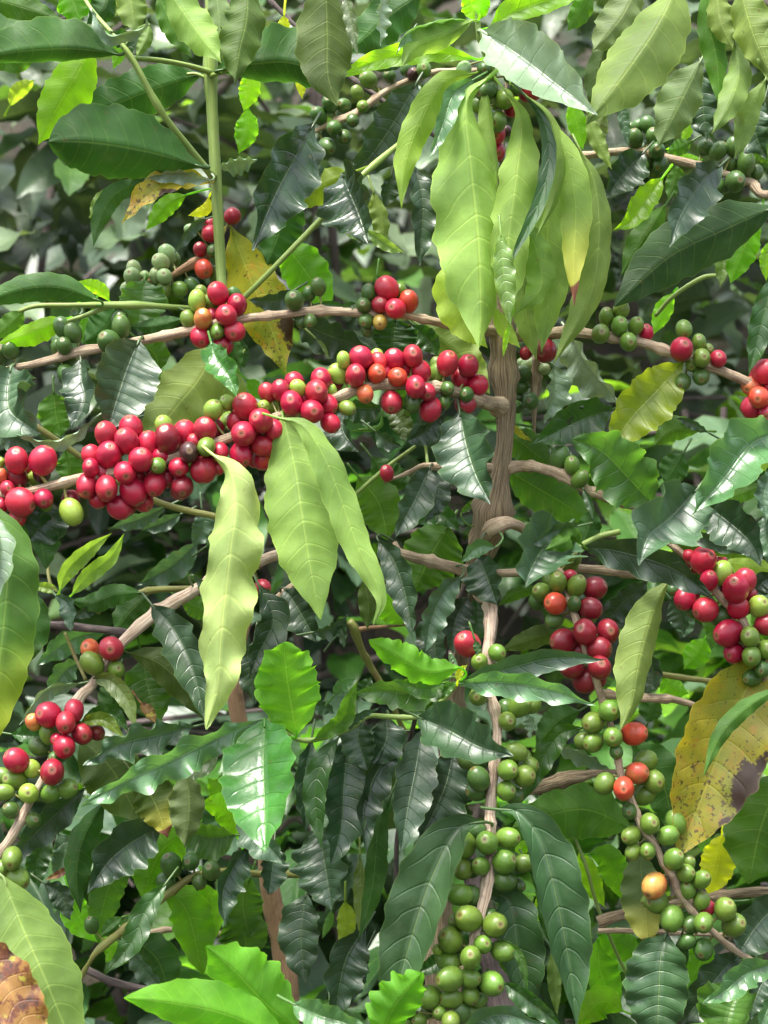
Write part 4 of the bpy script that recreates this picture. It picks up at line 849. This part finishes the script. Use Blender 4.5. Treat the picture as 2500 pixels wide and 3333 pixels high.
leaves(T4, 'D2', [
 ([(1365, 568), (1225, 610), (1095, 850), (1000, 1120), (905, 1450), (840, 1680)], 100, 190, 'dt', 't', -.07, -.1, dict(roll=-6, wave=.08, blunt=.15, label='large dark leaf left of the lowest green bunches')),
 ([(1440, 500), (1560, 520), (1680, 690), (1765, 1000), (1840, 1400), (1870, 1680)], 170, 78, 'dt', 't', -.08, -.11, dict(roll=6, wave=.1, quilt=1.3, label='long dark ribbed leaf right of the green bunches')),
 ([(1380, 965), (1500, 1000), (1560, 1300), (1620, 1640)], 155, 70, 'dt', 't', -.05, -.07, dict(roll=10)),
 ([(1440, 1195), (1560, 1290), (1608, 1490)], 22, 26, 'gm', 't', -.09, -.1),
 ([(1440, 1290), (1510, 1370), (1530, 1440)], 24, 30, 'gm', 'u', -.05, -.05),
 ([(1470, 1430), (1590, 1520), (1800, 1680)], 45, 55, 'dg', 't', -.09, -.1),
 ([(1610, 810), (1680, 950), (1700, 1110), (1750, 1270)], 36, 36, 'dg', 'u', -.06, -.07),
 ([(1740, 1240), (1750, 1400), (1765, 1620)], 36, 40, 'po', 'u', -.04, -.05, dict(wave=.3)),
 ([(1150, 1260), (1110, 1330), (1000, 1390)], 45, 40, 'dg', 't', -.05, -.06),
])
leaves(T4, 'C3', [
 ([(-40, 1050), (230, 965), (500, 900), (785, 908)], 72, 62, 'ks', 't', -.05, -.07, dict(roll=-12, wave=.12)),
 ([(-30, 1040), (200, 1030), (450, 1065), (728, 1155)], 75, 62, 'lg', 't', -.055, -.08, dict(roll=-30, wave=.22, label='wavy light green leaf over the drooping branch')),
 ([(600, 740), (430, 780), (205, 860)], 62, 55, 'ol', 'u', .04, .03),
 ([(430, 520), (300, 545), (195, 620)], 40, 34, 'gm', 'u', .05, .05),
 ([(665, 1275), (540, 1310), (440, 1450), (310, 1700)], 62, 62, 'gm', 't', -.01, -.02, dict(blunt=.15)),
])

# --- 5: the leafy shoot in the middle
T5 = thing('coffee_tree', 'leafy coffee shoot without fruit in the middle, with scalloped bright leaves and one glossy leaf', 'tree', (.02, .02, 0), g_tree)
stem('branch', T5, 'C2', [(1235, 1030, 12, -.05), (1180, 1090, 14, -.05), (1080, 1190, 15, -.05), (1000, 1220, 14, -.05), (850, 1215, 14, -.05), (740, 1215, 13, -.055), (640, 1280, 13, -.06), (500, 1330, 14, -.065), (370, 1340, 12, -.07), (240, 1260, 10, -.08), (190, 1235, 12, -.09)], M_GREEN, nodes=.04)
stem('trunk', T5, 'C2', [(1000, 1215, 12, -.05), (960, 1400, 14, .0), (930, 1700, 16, .03), (900, 2200, 18, .05)], M_DARKTWIG, extra=[(.03, .06, .9, .012), (.02, .02, .4, .016), (.02, .02, -.03, .02)])
leaves(T5, 'C2', [
 ([(360, 1315), (325, 1130), (300, 950), (290, 815)], 178, 165, 'vb', 'u', -.08, -.11, dict(blunt=.7, scal=.06, wave=.25, label='upright scalloped bright green leaf')),
 ([(1240, 950), (1060, 975), (900, 890), (748, 800)], 75, 95, 'vb', 'u', -.07, -.1, dict(blunt=.6, scal=.08, wave=.25)),
 ([(1195, 1000), (1000, 1090), (850, 1080), (670, 1090)], 90, 75, 'm', 't', -.055, -.07, dict(blunt=.4, scal=.1)),
 ([(1160, 1030), (1050, 1070), (880, 1020)], 55, 55, 'gm', 't', -.06, -.08),
 ([(445, 1345), (600, 1240), (640, 1130), (690, 1015)], 48, 52, 'gm', 't', -.07, -.1, dict(wave=.2)),
 ([(560, 1100), (610, 1040), (680, 1008)], 36, 34, 'lg', 't', -.07, -.08),
 ([(1010, 1215), (1180, 1290), (1350, 1380), (1530, 1430)], 165, 62, 'k', 't', -.08, -.11, dict(roll=-12, label='dark glossy leaf pointing right over the green fruit')),
 ([(1100, 1130), (1180, 1060), (1220, 1020)], 26, 26, 'gm', 't', -.06, -.06),
 ([(1225, 1030), (1245, 970), (1280, 935)], 22, 20, 'vy', 't', -.06, -.06),
 ([(1190, 870), (1210, 900), (1230, 950)], 14, 16, 'w', 't', -.06, -.06),
 ([(1320, 800), (1335, 850), (1330, 890)], 18, 20, 'dg', 't', -.06, -.06),
 ([(620, 1300), (690, 1210), (810, 1165)], 24, 28, 'ks', 't', -.06, -.07),
 ([(430, 1150), (520, 1170), (560, 1200)], 40, 40, 'ks', 't', .0, .0),
 ([(680, 1130), (720, 1080), (760, 1000)], 50, 46, 'dg', 't', -.04, -.04),
 ([(990, 1180), (1060, 1150), (1130, 1110)], 24, 40, 'gm', 't', -.05, -.05),
])
leaves(T5, 'D1', [
 ([(1430, 12), (1422, 250), (1428, 500), (1432, 735)], 205, 218, 'mg', 't', -.09, -.14, dict(blunt=.2, wave=.1, roll=4, quilt=.8, label='glossy fresh green leaf with sky glare')),
 ([(1410, 15), (1160, 125), (900, 250), (680, 350), (418, 495)], 90, 82, 'lg', 't', -.09, -.13, dict(wave=.5, scal=.09, blunt=.2, label='long wavy light leaf pointing down left')),
 ([(1060, 50), (850, 100), (650, 150), (450, 264)], 66, 90, 'ks', 't', -.07, -.1, dict(wave=.45, scal=.08)),
])
leaves(T5, 'D2', [
 ([(1035, 60), (1005, 250), (960, 480), (920, 750)], 108, 105, 'k', 't', -.05, -.08, dict(scal=.05, quilt=.8, wave=.1, label='narrow near-black leaf hanging straight down')),
 ([(640, 110), (615, 350), (600, 600), (545, 800)], 100, 120, 'k', 't', -.03, -.05, dict(blunt=.3)),
 ([(470, 590), (510, 800), (547, 1048)], 150, 145, 'ks', 't', -.01, -.03, dict(quilt=1.6, blunt=.2)),
 ([(590, 105), (505, 230), (455, 420), (492, 720)], 58, 60, 'dg', 't', -.06, -.08),
 ([(440, 110), (400, 350), (410, 640)], 55, 60, 'k', 't', -.02, -.03),
 ([(900, 110), (790, 300), (720, 500), (737, 745)], 90, 65, 'k', 't', -.03, -.05),
 ([(870, 420), (800, 600), (770, 900), (690, 1220)], 65, 55, 'dg', 'u', -.02, -.03),
 ([(700, 740), (705, 950), (695, 1180)], 30, 40, 'po', 't', -.0, -.01, dict(quilt=1.6)),
 ([(1210, 170), (1150, 400), (1010, 700)], 135, 125, 'k', 't', .02, .0, dict(blunt=.2)),
 ([(730, 1140), (620, 1320), (560, 1640)], 100, 110, 'k', 't', -.02, -.03, dict(quilt=1.5)),
 ([(410, 950), (380, 1150), (400, 1440)], 105, 105, 'k', 't', .03, .02, dict(blunt=.2)),
 ([(620, 990), (620, 1130), (585, 1240)], 55, 50, 'yo', 'u', .02, .02),
 ([(548, 1040), (535, 1100), (495, 1200)], 24, 22, 'm', 'u', .0, .0),
 ([(700, 20), (690, 120), (740, 290)], 90, 70, 'k', 't', -.045, -.05, dict(blunt=.3)),
 ([(840, 0), (840, 130), (760, 260)], 90, 90, 'k', 't', -.03, -.04, dict(blunt=.2)),
 ([(740, 1250), (680, 1380), (650, 1560)], 40, 60, 'k', 't', .0, .0),
])

# --- 6: drooping branch with half-ripe fruit at the right
T6 = thing('coffee_tree', 'coffee tree at the right whose thin branch droops with dark red, orange and green cherries', 'tree', (.42, .10, 0), g_tree)
drb = stem('branch', T6, 'C3', [(470, 400, 20, .05), (540, 440, 20, .02), (590, 600, 20, .0), (625, 700, 21, -.01), (700, 920, 20, -.02), (760, 1110, 20, -.025), (820, 1300, 18, -.03), (845, 1430, 17, -.03), (868, 1535, 20, -.03), (930, 1690, 20, -.03), (980, 1820, 20, -.035), (1045, 1900, 20, -.035), (1090, 2000, 19, -.035), (1150, 2085, 24, -.035), (1175, 2160, 20, -.035), (1240, 2250, 20, -.03), (1350, 2366, 19, -.03), (1500, 2490, 17, -.02), (1640, 2560, 16, .0), (1800, 2620, 16, .03)], M_BARK, nodes=.045, rough=.06, extra=[(.40, .05, 1.1, .006)])
cherries(drb, 'C3', '625,510,55,g 525,490,53,g 510,605,60,Q 605,360,46,g 578,400,52,g 438,545,52,g 722,522,61,D 613,608,42,d 478,480,40,g 590,460,36,R 700,632,56,D 420,590,50,d 505,695,46,d 640,640,40,D 670,758,65,D 685,680,46,g 795,755,62,D 555,808,63,D 748,850,60,D 620,860,66,R 600,950,60,D 675,1020,62,D 750,950,60,D 740,1010,50,D', -.01)
cherries(drb, 'C3', '935,1308,62,Q,1 822,1325,54,g 715,1248,59,g 800,1185,56,g 715,1355,52,g 660,1345,44,g 880,1605,62,Q 952,1520,58,O 995,1455,58,g 1045,1565,60,g 778,1577,56,g 990,1640,54,g 960,1310,40,g', -.03)
cherries(drb, 'D3', '1020,578,56,g 1120,643,54,g 1160,572,56,g 920,640,51,g 1010,725,46,g 930,730,43,g 910,510,44,d 1150,770,56,g 1213,845,48,g 1225,790,40,g 1300,880,50,g 1222,935,50,g 1045,912,67,Y 1060,1000,62,g 1020,990,42,g 1300,992,46,g 1335,1035,36,R 1140,1090,66,g 1427,1040,61,g 1312,1112,55,g 1475,1125,64,g,1 1220,1215,43,d 1310,1255,57,d 1250,1120,50,d 840,190,40,d', -.035)
stem('branch', T6, 'D3', [(330, 405, 26, .04), (450, 370, 34, .03), (560, 340, 34, .02), (640, 320, 32, .01), (750, 305, 20, .0), (850, 305, 15, -.02)], M_TRUNK, nodes=.06, rough=.1)
stem('branch', T6, 'C3', [(760, 1090, 22, .04), (900, 1110, 22, .05), (1080, 1120, 24, .05), (1180, 1130, 18, .06), (1400, 1200, 14, .08)], M_BARK, nodes=.05, rough=.08)
stem('branch', T6, 'C3', [(1060, 985, 16, .07), (1240, 1010, 16, .08), (1400, 1030, 14, .09)], M_OLIVE)
stem('branch', T6, 'D3', [(740, 1110, 34, .06), (830, 1080, 32, .06), (930, 1060, 28, .07), (1340, 980, 24, .08), (1520, 950, 26, .08), (1600, 945, 26, .08), (1760, 940, 24, .08)], M_TRUNK, nodes=.07, rough=.08)
stem('branch', T6, 'D3', [(740, 1155, 15, .05), (900, 1155, 15, .05), (1100, 1165, 13, .05), (1480, 1180, 12, .06)], M_BARK, nodes=.06)
stem('branch', T6, 'D3', [(610, 640, 9, .06), (680, 820, 10, .06), (730, 1000, 10, .07), (830, 1250, 9, .08), (900, 1400, 9, .09)], M_GREEN)
stem('trunk', T6, 'D3', [(1640, 900, 22, .09), (1660, 1300, 26, .1)], M_DARKTWIG, extra=[(.44, .1, .7, .014), (.42, .10, .3, .018), (.42, .10, -.03, .024)])
leaves(T6, 'D3', [
 ([(920, 600), (640, 500), (280, 600)], 150, 150, 'gm', 'u', .05, .04, dict(blunt=.5, label='broad green leaf behind the bare grey branch')),
 ([(930, 130), (1080, 330), (1160, 640)], 125, 120, 'dg', 'u', .05, .04, dict(blunt=.3)),
 ([(960, 700), (985, 950), (1000, 1120), (1022, 1268)], 110, 120, 'ol2', 'u', .02, .0, dict(mat=M_TIP, label='drab leaf with a brown tip')),
 ([(1110, 1170), (1080, 1300), (1070, 1500), (1060, 1790)], 150, 190, 'dt', 't', -.03, -.05, dict(quilt=1.4, blunt=.2, label='large dark leaf at the bottom edge under the drooping branch')),
 ([(690, 740), (800, 780), (880, 1000)], 85, 80, 'v2', 'u', .08, .08),
 ([(640, 720), (700, 870), (780, 1030)], 60, 75, 'v', 'u', .09, .09),
 ([(740, 1170), (860, 1230), (1000, 1320)], 85, 80, 'v2', 'u', .09, .09),
 ([(740, 1200), (760, 1400), (860, 1580)], 100, 90, 'v2', 'u', .1, .1, dict(blunt=.3)),
 ([(880, 1590), (760, 1540), (620, 1670)], 90, 90, 'v', 'u', .09, .09),
 ([(290, 740), (340, 700), (410, 680)], 34, 36, 'v', 'u', .08, .08),
 ([(430, 950), (430, 1050), (440, 1130)], 34, 34, 'v', 'u', .08, .08),
 ([(1240, 1440), (1290, 1330), (1350, 1210)], 90, 90, 'v2', 'u', .06, .06),
 ([(1190, 1180), (1200, 1280), (1220, 1350)], 32, 34, 'dg', 't', -.02, -.02),
 ([(1740, 980), (1590, 1140), (1480, 1320)], 130, 120, 'k', 't', .02, .0),
 ([(1500, 1270), (1360, 1440), (1170, 1690)], 110, 110, 'k', 't', .0, -.02),
 ([(1700, 1330), (1540, 1390), (1430, 1480), (1303, 1552)], 55, 78, 'lg', 't', -.05, -.07, dict(roll=15, label='light glossy leaf near the bottom right corner')),
 ([(1500, 1470), (1460, 1580), (1420, 1760)], 70, 200, 'm', 't', -.03, -.05, dict(quilt=1.5)),
 ([(1690, 1510), (1650, 1600), (1600, 1720)], 60, 50, 'lg', 't', -.05, -.06),
 ([(1650, 1400), (1600, 1500), (1560, 1640)], 70, 70, 'k', 't', -.02, -.03),
])
leaves(T6, 'C3', [
 ([(510, 1370), (660, 1420), (815, 1510)], 50, 60, 'w', 't', .07, .07, dict(roll=-30)),
 ([(360, 1180), (390, 1260), (370, 1340)], 40, 46, 'w', 't', .06, .06),
 ([(1320, 790), (1270, 880), (1205, 960)], 70, 75, 'v2', 'u', .12, .12),
 ([(1090, 1000), (1150, 1060), (1230, 1090)], 60, 70, 'v2', 'u', .11, .11),
 ([(1010, 1250), (1030, 1180), (1070, 1110)], 70, 60, 'dg', 'u', .09, .09),
 ([(650, 1180), (520, 1240), (400, 1390)], 70, 80, 'dg', 'u', .04, .04),
 ([(1180, 620), (1210, 720), (1200, 790)], 60, 70, 'bg', 't', .13, .13),
])

# --- 7: the tree at the right edge
T7 = thing('coffee_tree', 'coffee tree reaching in from the right edge with red cherries and a big yellow leaf', 'tree', (.62, .06, 0), g_tree)
r1 = stem('branch', T7, 'C3', [(1080, 250, 14, .0), (1180, 320, 18, .0), (1300, 430, 22, .0), (1400, 570, 22, -.01), (1520, 690, 20, -.01), (1620, 900, 20, -.01), (1760, 1060, 20, .0)], M_BARK, nodes=.04, extra=[(.46, .03, 1.46, .007), (.60, .05, 1.3, .008)])
cherries(r1, 'C3', '1485,525,73,R,1 1410,440,56,y,1 1310,370,66,R 1530,485,60,R 1497,628,57,R 1322,638,64,R 1210,580,55,R 1610,620,58,y 1410,670,56,d,1 1445,765,70,R,1 1562,785,55,g 1650,720,56,R 1390,380,46,R 1340,480,50,R 1230,345,32,R 1475,870,55,R 1570,890,56,g 1645,855,56,g 1630,960,46,d 1575,1005,50,d,1 1260,640,42,d 1145,530,34,d 1250,550,40,R 1560,560,38,R', -.01)
filler(r1, 'D')
r2 = stem('branch', T7, 'B3', [(1500, 705, 20, .0), (1600, 770, 20, .0), (1700, 900, 20, .0), (1800, 1060, 20, .01)], M_BARK, nodes=.04, extra=[(.50, .03, 1.6, .007), (.60, .05, 1.5, .009)])
cherries(r2, 'B3', '1640,680,62,R 1612,820,58,Q 1570,757,52,O 1660,905,55,R 1580,870,62,R 1620,965,57,R 1600,700,44,R 1690,760,50,R', .0)
stem('trunk', T7, 'B3', [(1900, -200, 14, .05), (1950, 600, 20, .05), (1980, 1400, 26, .05), (2000, 2600, 32, .05)], M_TRUNK, nodes=.1, extra=[(.6, .06, .6, .022), (.62, .06, -.03, .032)])
stem('branch', T7, 'B3', [(1400, 158, 10, .1), (1300, 175, 13, .1), (1150, 270, 12, .1), (1050, 380, 10, .11)], M_GREEN)
leaves(T7, 'C3', [
 ([(1640, 860), (1480, 1200), (1340, 1550), (1175, 1965)], 255, 225, 'yb', 't', .0, -.03, dict(wave=.07, blunt=.35, quilt=1.2, label='large yellow leaf with dead brown patches')),
 ([(1740, 1050), (1540, 1170), (1400, 1320), (1308, 1545)], 45, 52, 'm', 'u', -.05, -.07, dict(quilt=.5)),
 ([(1280, 50), (1430, 150), (1560, 270), (1622, 405)], 120, 95, 'k', 't', -.03, -.06, dict(label='blue-black curled leaf above the right-hand cherries')),
 ([(1100, 270), (1300, 280), (1600, 360)], 60, 55, 'gm', 'u', .0, -.01),
 ([(1200, 210), (1330, 260), (1560, 340)], 40, 34, 'ks', 't', -.01, -.02, dict(roll=-20)),
 ([(1420, 380), (1560, 405), (1720, 430)], 60, 60, 'vl', 'u', .05, .05),
 ([(1640, 130), (1650, 260), (1690, 380)], 60, 60, 'ks', 't', -.01, -.02),
 ([(1700, 450), (1620, 500), (1570, 600)], 50, 60, 'k', 't', .04, .04),
 ([(1130, 580), (1180, 650), (1210, 770)], 60, 50, 'ks', 't', .07, .07),
 ([(1330, 560), (1370, 740), (1350, 860)], 60, 60, 'gm', 'u', .08, .08),
])
leaves(T7, 'D3', [
 ([(1740, 300), (1620, 600), (1555, 905)], 190, 200, 'gm', 'u', .05, .04, dict(blunt=.3)),
 ([(1410, 640), (1390, 800), (1340, 960)], 90, 95, 'vy', 'u', .09, .09, dict(blunt=.5, label='small lemon-yellow leaf')),
 ([(1560, 990), (1600, 985), (1640, 990)], 20, 22, 'lg', 't', .1, .1),
])
leaves(T7, 'B3', [
 ([(1730, 990), (1560, 1080), (1410, 1270), (1250, 1452)], 75, 165, 'lg', 't', -.05, -.08, dict(roll=-18, scal=.07, quilt=1.3, label='light glossy leaf with a toothed edge at the right')),
 ([(1285, 1305), (1140, 1460), (1015, 1570), (965, 1725)], 90, 195, 'ks', 't', -.06, -.09, dict(roll=-18, scal=.07, quilt=1.2, label='light glossy ribbed leaf left of the toothed one')),
 ([(1740, 1060), (1560, 1200), (1480, 1290)], 60, 70, 'vl', 'u', .0, -.01),
 ([(1640, 1290), (1500, 1340), (1380, 1380)], 50, 50, 'gm', 'u', .02, .02),
 ([(1700, 1200), (1640, 1330), (1650, 1490)], 60, 60, 'ks', 't', -.01, -.02),
 ([(1690, 150), (1630, 400), (1555, 700)], 60, 65, 'dg', 't', .0, -.01),
 ([(1150, 250), (1100, 350), (1040, 480)], 48, 55, 'v2', 'u', .12, .12),
 ([(1290, 1000), (1150, 1000), (1040, 1080)], 60, 80, 'gm', 'u', .05, .05),
 ([(1340, 1010), (1230, 950), (1160, 930)], 20, 26, 'ks', 't', .05, .05),
 ([(1200, 1120), (1150, 1200), (1100, 1290)], 80, 80, 'dg', 'u', .03, .03),
 ([(1300, 1440), (1250, 1500), (1180, 1580)], 60, 50, 'dg', 'u', .0, .0),
])

# --- 8: upper right tree
T8 = thing('coffee_tree', 'coffee tree at the upper right with drooping olive leaves and dark green cherries', 'tree', (.50, .25, 0), g_tree)
ub = stem('branch', T8, 'A3', [(560, 850, 18, .08), (680, 838, 20, .07), (820, 820, 21, .06), (960, 820, 22, .06), (1150, 862, 24, .06), (1300, 900, 22, .06), (1440, 945, 20, .06), (1560, 985, 24, .06), (1740, 1020, 24, .06)], M_BARK, nodes=.05, extra=[(.48, .15, 1.92, .008), (.52, .22, 1.88, .01)])
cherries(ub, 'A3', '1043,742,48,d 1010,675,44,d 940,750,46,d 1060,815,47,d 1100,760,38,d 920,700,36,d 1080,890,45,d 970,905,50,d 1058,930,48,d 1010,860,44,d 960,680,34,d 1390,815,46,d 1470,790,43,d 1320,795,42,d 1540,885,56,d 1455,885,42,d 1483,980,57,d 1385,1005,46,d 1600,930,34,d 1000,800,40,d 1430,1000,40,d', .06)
stem('trunk', T8, 'A3', [(1950, -300, 14, .25), (1980, 600, 20, .25), (2000, 1600, 26, .25), (2010, 3200, 32, .25)], M_TRUNK, nodes=.1, extra=[(.5, .25, .6, .022), (.5, .25, -.03, .032)])
stem('branch', T8, 'A3', [(1000, -200, 12, -.02), (1200, -150, 12, -.02), (1500, -150, 12, .0), (1800, -100, 14, .1)], M_GREEN, extra=[(.46, .2, 2.2, .008), (.5, .25, 2.15, .01)])
# background fruit, soft in the distance
bb = stem('branch', T8, 'A2', [(170, -40, 12, .12), (300, 90, 13, .12), (480, 270, 13, .12), (640, 410, 14, .12), (830, 550, 15, .12), (970, 640, 14, .12), (1200, 800, 12, .12)], M_DARKTWIG, nodes=.05)
bc = stem('branch', T8, 'A2', [(430, 720, 10, .1), (560, 660, 18, .1), (690, 605, 22, .1), (860, 480, 16, .11), (1080, 395, 18, .11), (1190, 385, 18, .11), (1400, 380, 16, .1)], M_BARK, nodes=.04)
cherries(bc, 'A2', '538,560,48,d,1 478,625,43,d 612,570,40,d 615,740,40,d 522,790,46,d,1 745,430,46,g 685,500,36,g 715,575,34,g 1045,375,44,g 985,400,32,b 1030,500,46,d 560,690,40,d 860,410,36,d 950,370,34,d 1000,550,34,g 660,650,36,d', .1)
leaves(T8, 'A3', [
 ([(1190, -120), (1060, 140), (890, 390), (678, 668)], 195, 165, 'po', 'u', -.06, -.1, dict(wave=.07, blunt=.12, quilt=.9, label='widest olive leaf hanging at the upper right')),
 ([(960, -90), (860, 100), (705, 285)], 115, 110, 'ol2', 'u', -.03, -.05),
 ([(700, -60), (650, 60), (575, 170)], 60, 60, 'gm', 'u', .0, .0),
 ([(800, 180), (730, 420), (740, 640)], 80, 60, 'ol', 'u', .0, .0),
 ([(1310, -80), (1345, 150), (1385, 350), (1400, 600)], 62, 70, 'gm', 'u', -.04, -.05),
 ([(1500, -100), (1570, 150), (1680, 430)], 120, 110, 'po', 'u', -.07, -.09, dict(label='pale olive leaf cut by the right edge')),
 ([(1380, -80), (1400, 100), (1470, 270)], 80, 60, 'po', 'u', -.05, -.06),
 ([(1480, 220), (1500, 400), (1440, 580), (1352, 727)], 75, 70, 'pd', 'u', -.05, -.08),
 ([(1650, 420), (1560, 600), (1520, 750), (1478, 862)], 62, 60, 'po', 'u', -.04, -.06),
 ([(1460, 560), (1500, 640), (1525, 720)], 26, 24, 'pd', 't', -.05, -.05),
 ([(1740, 20), (1650, 220), (1720, 520)], 60, 70, 'pd', 'u', -.08, -.09),
 ([(1300, 320), (1190, 540), (1060, 800)], 115, 120, 'ol2', 'u', .02, .0),
 ([(850, 530), (880, 640), (905, 790)], 30, 32, 'bg', 't', .0, .0),
 ([(680, 600), (735, 750), (815, 915)], 40, 42, 'pd', 'u', .0, -.01),
 ([(780, 600), (740, 700), (720, 820)], 50, 60, 'ol2', 'u', .03, .03),
 ([(590, 540), (620, 640), (660, 810)], 55, 50, 'v2', 'u', .04, .04),
 ([(1300, 400), (1310, 600), (1330, 760)], 95, 90, 'k', 't', .05, .05),
 ([(1640, 540), (1590, 700), (1650, 860)], 90, 80, 'k', 't', .05, .05),
 ([(990, 820), (880, 940), (785, 1070)], 75, 100, 'k', 't', .03, .02, dict(quilt=1.3)),
 ([(1412, 885), (1300, 990), (1195, 1150), (1128, 1335)], 105, 110, 'k', 't', -.0, -.04, dict(quilt=1.7, scal=.05, label='small black-green ribbed leaf under the dark fruit')),
 ([(1095, 950), (990, 1090), (920, 1190), (825, 1242)], 70, 62, 'v', 't', .03, .01, dict(roll=10)),
 ([(1110, 1100), (990, 1280), (865, 1490)], 70, 80, 'gm', 'u', .06, .05),
 ([(1700, 1115), (1420, 1240), (1120, 1390), (828, 1655)], 160, 165, 'dk', 'u', .01, -.02, dict(wave=.08, blunt=.3, quilt=.6, label='largest near-black leaf right of the pale hanging ones')),
 ([(1610, 1180), (1540, 1310), (1455, 1530)], 85, 80, 'v2', 'u', .05, .04, dict(blunt=.2)),
 ([(1430, 1250), (1420, 1400), (1400, 1555)], 42, 56, 'pd', 't', .06, .05),
 ([(1680, 1290), (1650, 1400), (1650, 1520)], 30, 36, 'v', 't', .04, .04),
 ([(1740, 890), (1610, 810), (1490, 800)], 50, 52, 'gm', 'u', .08, .08),
 ([(1250, 760), (1180, 800), (1110, 820)], 45, 45, 'gm', 'u', .08, .08),
 ([(1180, 830), (1240, 860), (1310, 860)], 26, 34, 'v', 'u', .09, .09),
 ([(1245, 660), (1220, 720), (1190, 760)], 26, 26, 'v', 'u', .09, .09),
 ([(1150, 890), (1160, 950), (1120, 1080)], 50, 50, 'gm', 'u', .1, .1),
])

# --- 9: foreground leaves at the left edge
T9 = thing('coffee_tree', 'coffee tree just outside the left edge, showing only large leaves', 'tree', (-.42, -.12, 0), g_tree)
stem('trunk', T9, 'C1', [(-200, -300, 10, -.12), (-230, 400, 12, -.12), (-220, 1400, 14, -.12), (-230, 2600, 16, -.12)], M_GREEN, nodes=.15, extra=[(-.4, -.12, .6, .012), (-.42, -.12, -.03, .02)])
leaves(T9, 'C1', [
 ([(-40, 60), (40, 330), (10, 800), (-70, 1430)], 180, 110, 'm', 'u', -.12, -.15, dict(mat=M_LEMON, wave=.14, blunt=.4, label='large hanging leaf fading to yellow at its lower end')),
 ([(-30, 130), (10, 300), (-20, 600)], 30, 60, 'w', 't', -.15, -.16),
 ([(40, 100), (200, 230), (250, 420)], 110, 70, 'dg', 'u', -.05, -.05, dict(blunt=.3)),
 ([(250, 60), (220, 180), (160, 270)], 120, 120, 'k', 't', -.04, -.05, dict(blunt=.3)),
 ([(120, 500), (180, 720), (150, 930)], 90, 90, 'dg', 'u', -.04, -.05, dict(blunt=.3)),
])
leaves(T9, 'D1', [
 ([(10, 860), (130, 1160), (250, 1430), (420, 1850)], 205, 215, 'po', 'u', -.12, -.16, dict(blunt=.5, wave=.06, quilt=1.9, label='huge veined leaf filling the bottom left corner')),
 ([(-140, 1220), (50, 1470), (240, 1870)], 135, 145, 'br', 't', -.17, -.2, dict(blunt=.5, quilt=.3, label='rusty brown leaf in the bottom left corner')),
])
# --- 10: foreground shoot at the bottom
T10 = thing('coffee_tree', 'young coffee shoot with vivid green leaves along the bottom edge', 'tree', (-.05, -.12, 0), g_tree)
stem('trunk', T10, 'D2', [(330, 1700, 12, -.17), (320, 2000, 14, -.16), (300, 2600, 16, -.14)], M_GREEN, nodes=.08, extra=[(-.06, -.12, .8, .01), (-.05, -.12, -.03, .02)])
leaves(T10, 'D1', [
 ([(1620, 1700), (1430, 1545), (1275, 1380), (1112, 1238)], 150, 190, 'vb', 'u', -.16, -.2, dict(blunt=.3, scal=.07, wave=.12, label='bright leaf with a hooked tip')),
 ([(1560, 1760), (1230, 1610), (920, 1545), (668, 1517)], 130, 150, 'vb', 'u', -.18, -.22, dict(blunt=.3, wave=.1, label='bright leaf pointing left')),
])
leaves(T10, 'D2', [
 ([(800, 1760), (890, 1560), (1035, 1380)], 135, 115, 'vb', 'u', -.16, -.19, dict(blunt=.5, scal=.1, label='bright leaf with a scalloped tip below the big dark leaf')),
 ([(330, 1545), (500, 1620), (760, 1690)], 80, 60, 'lg', 't', -.2, -.22, dict(roll=-30)),
 ([(1230, 1710), (1450, 1610), (1720, 1680)], 70, 60, 'ks', 't', -.16, -.18, dict(roll=-15)),
])
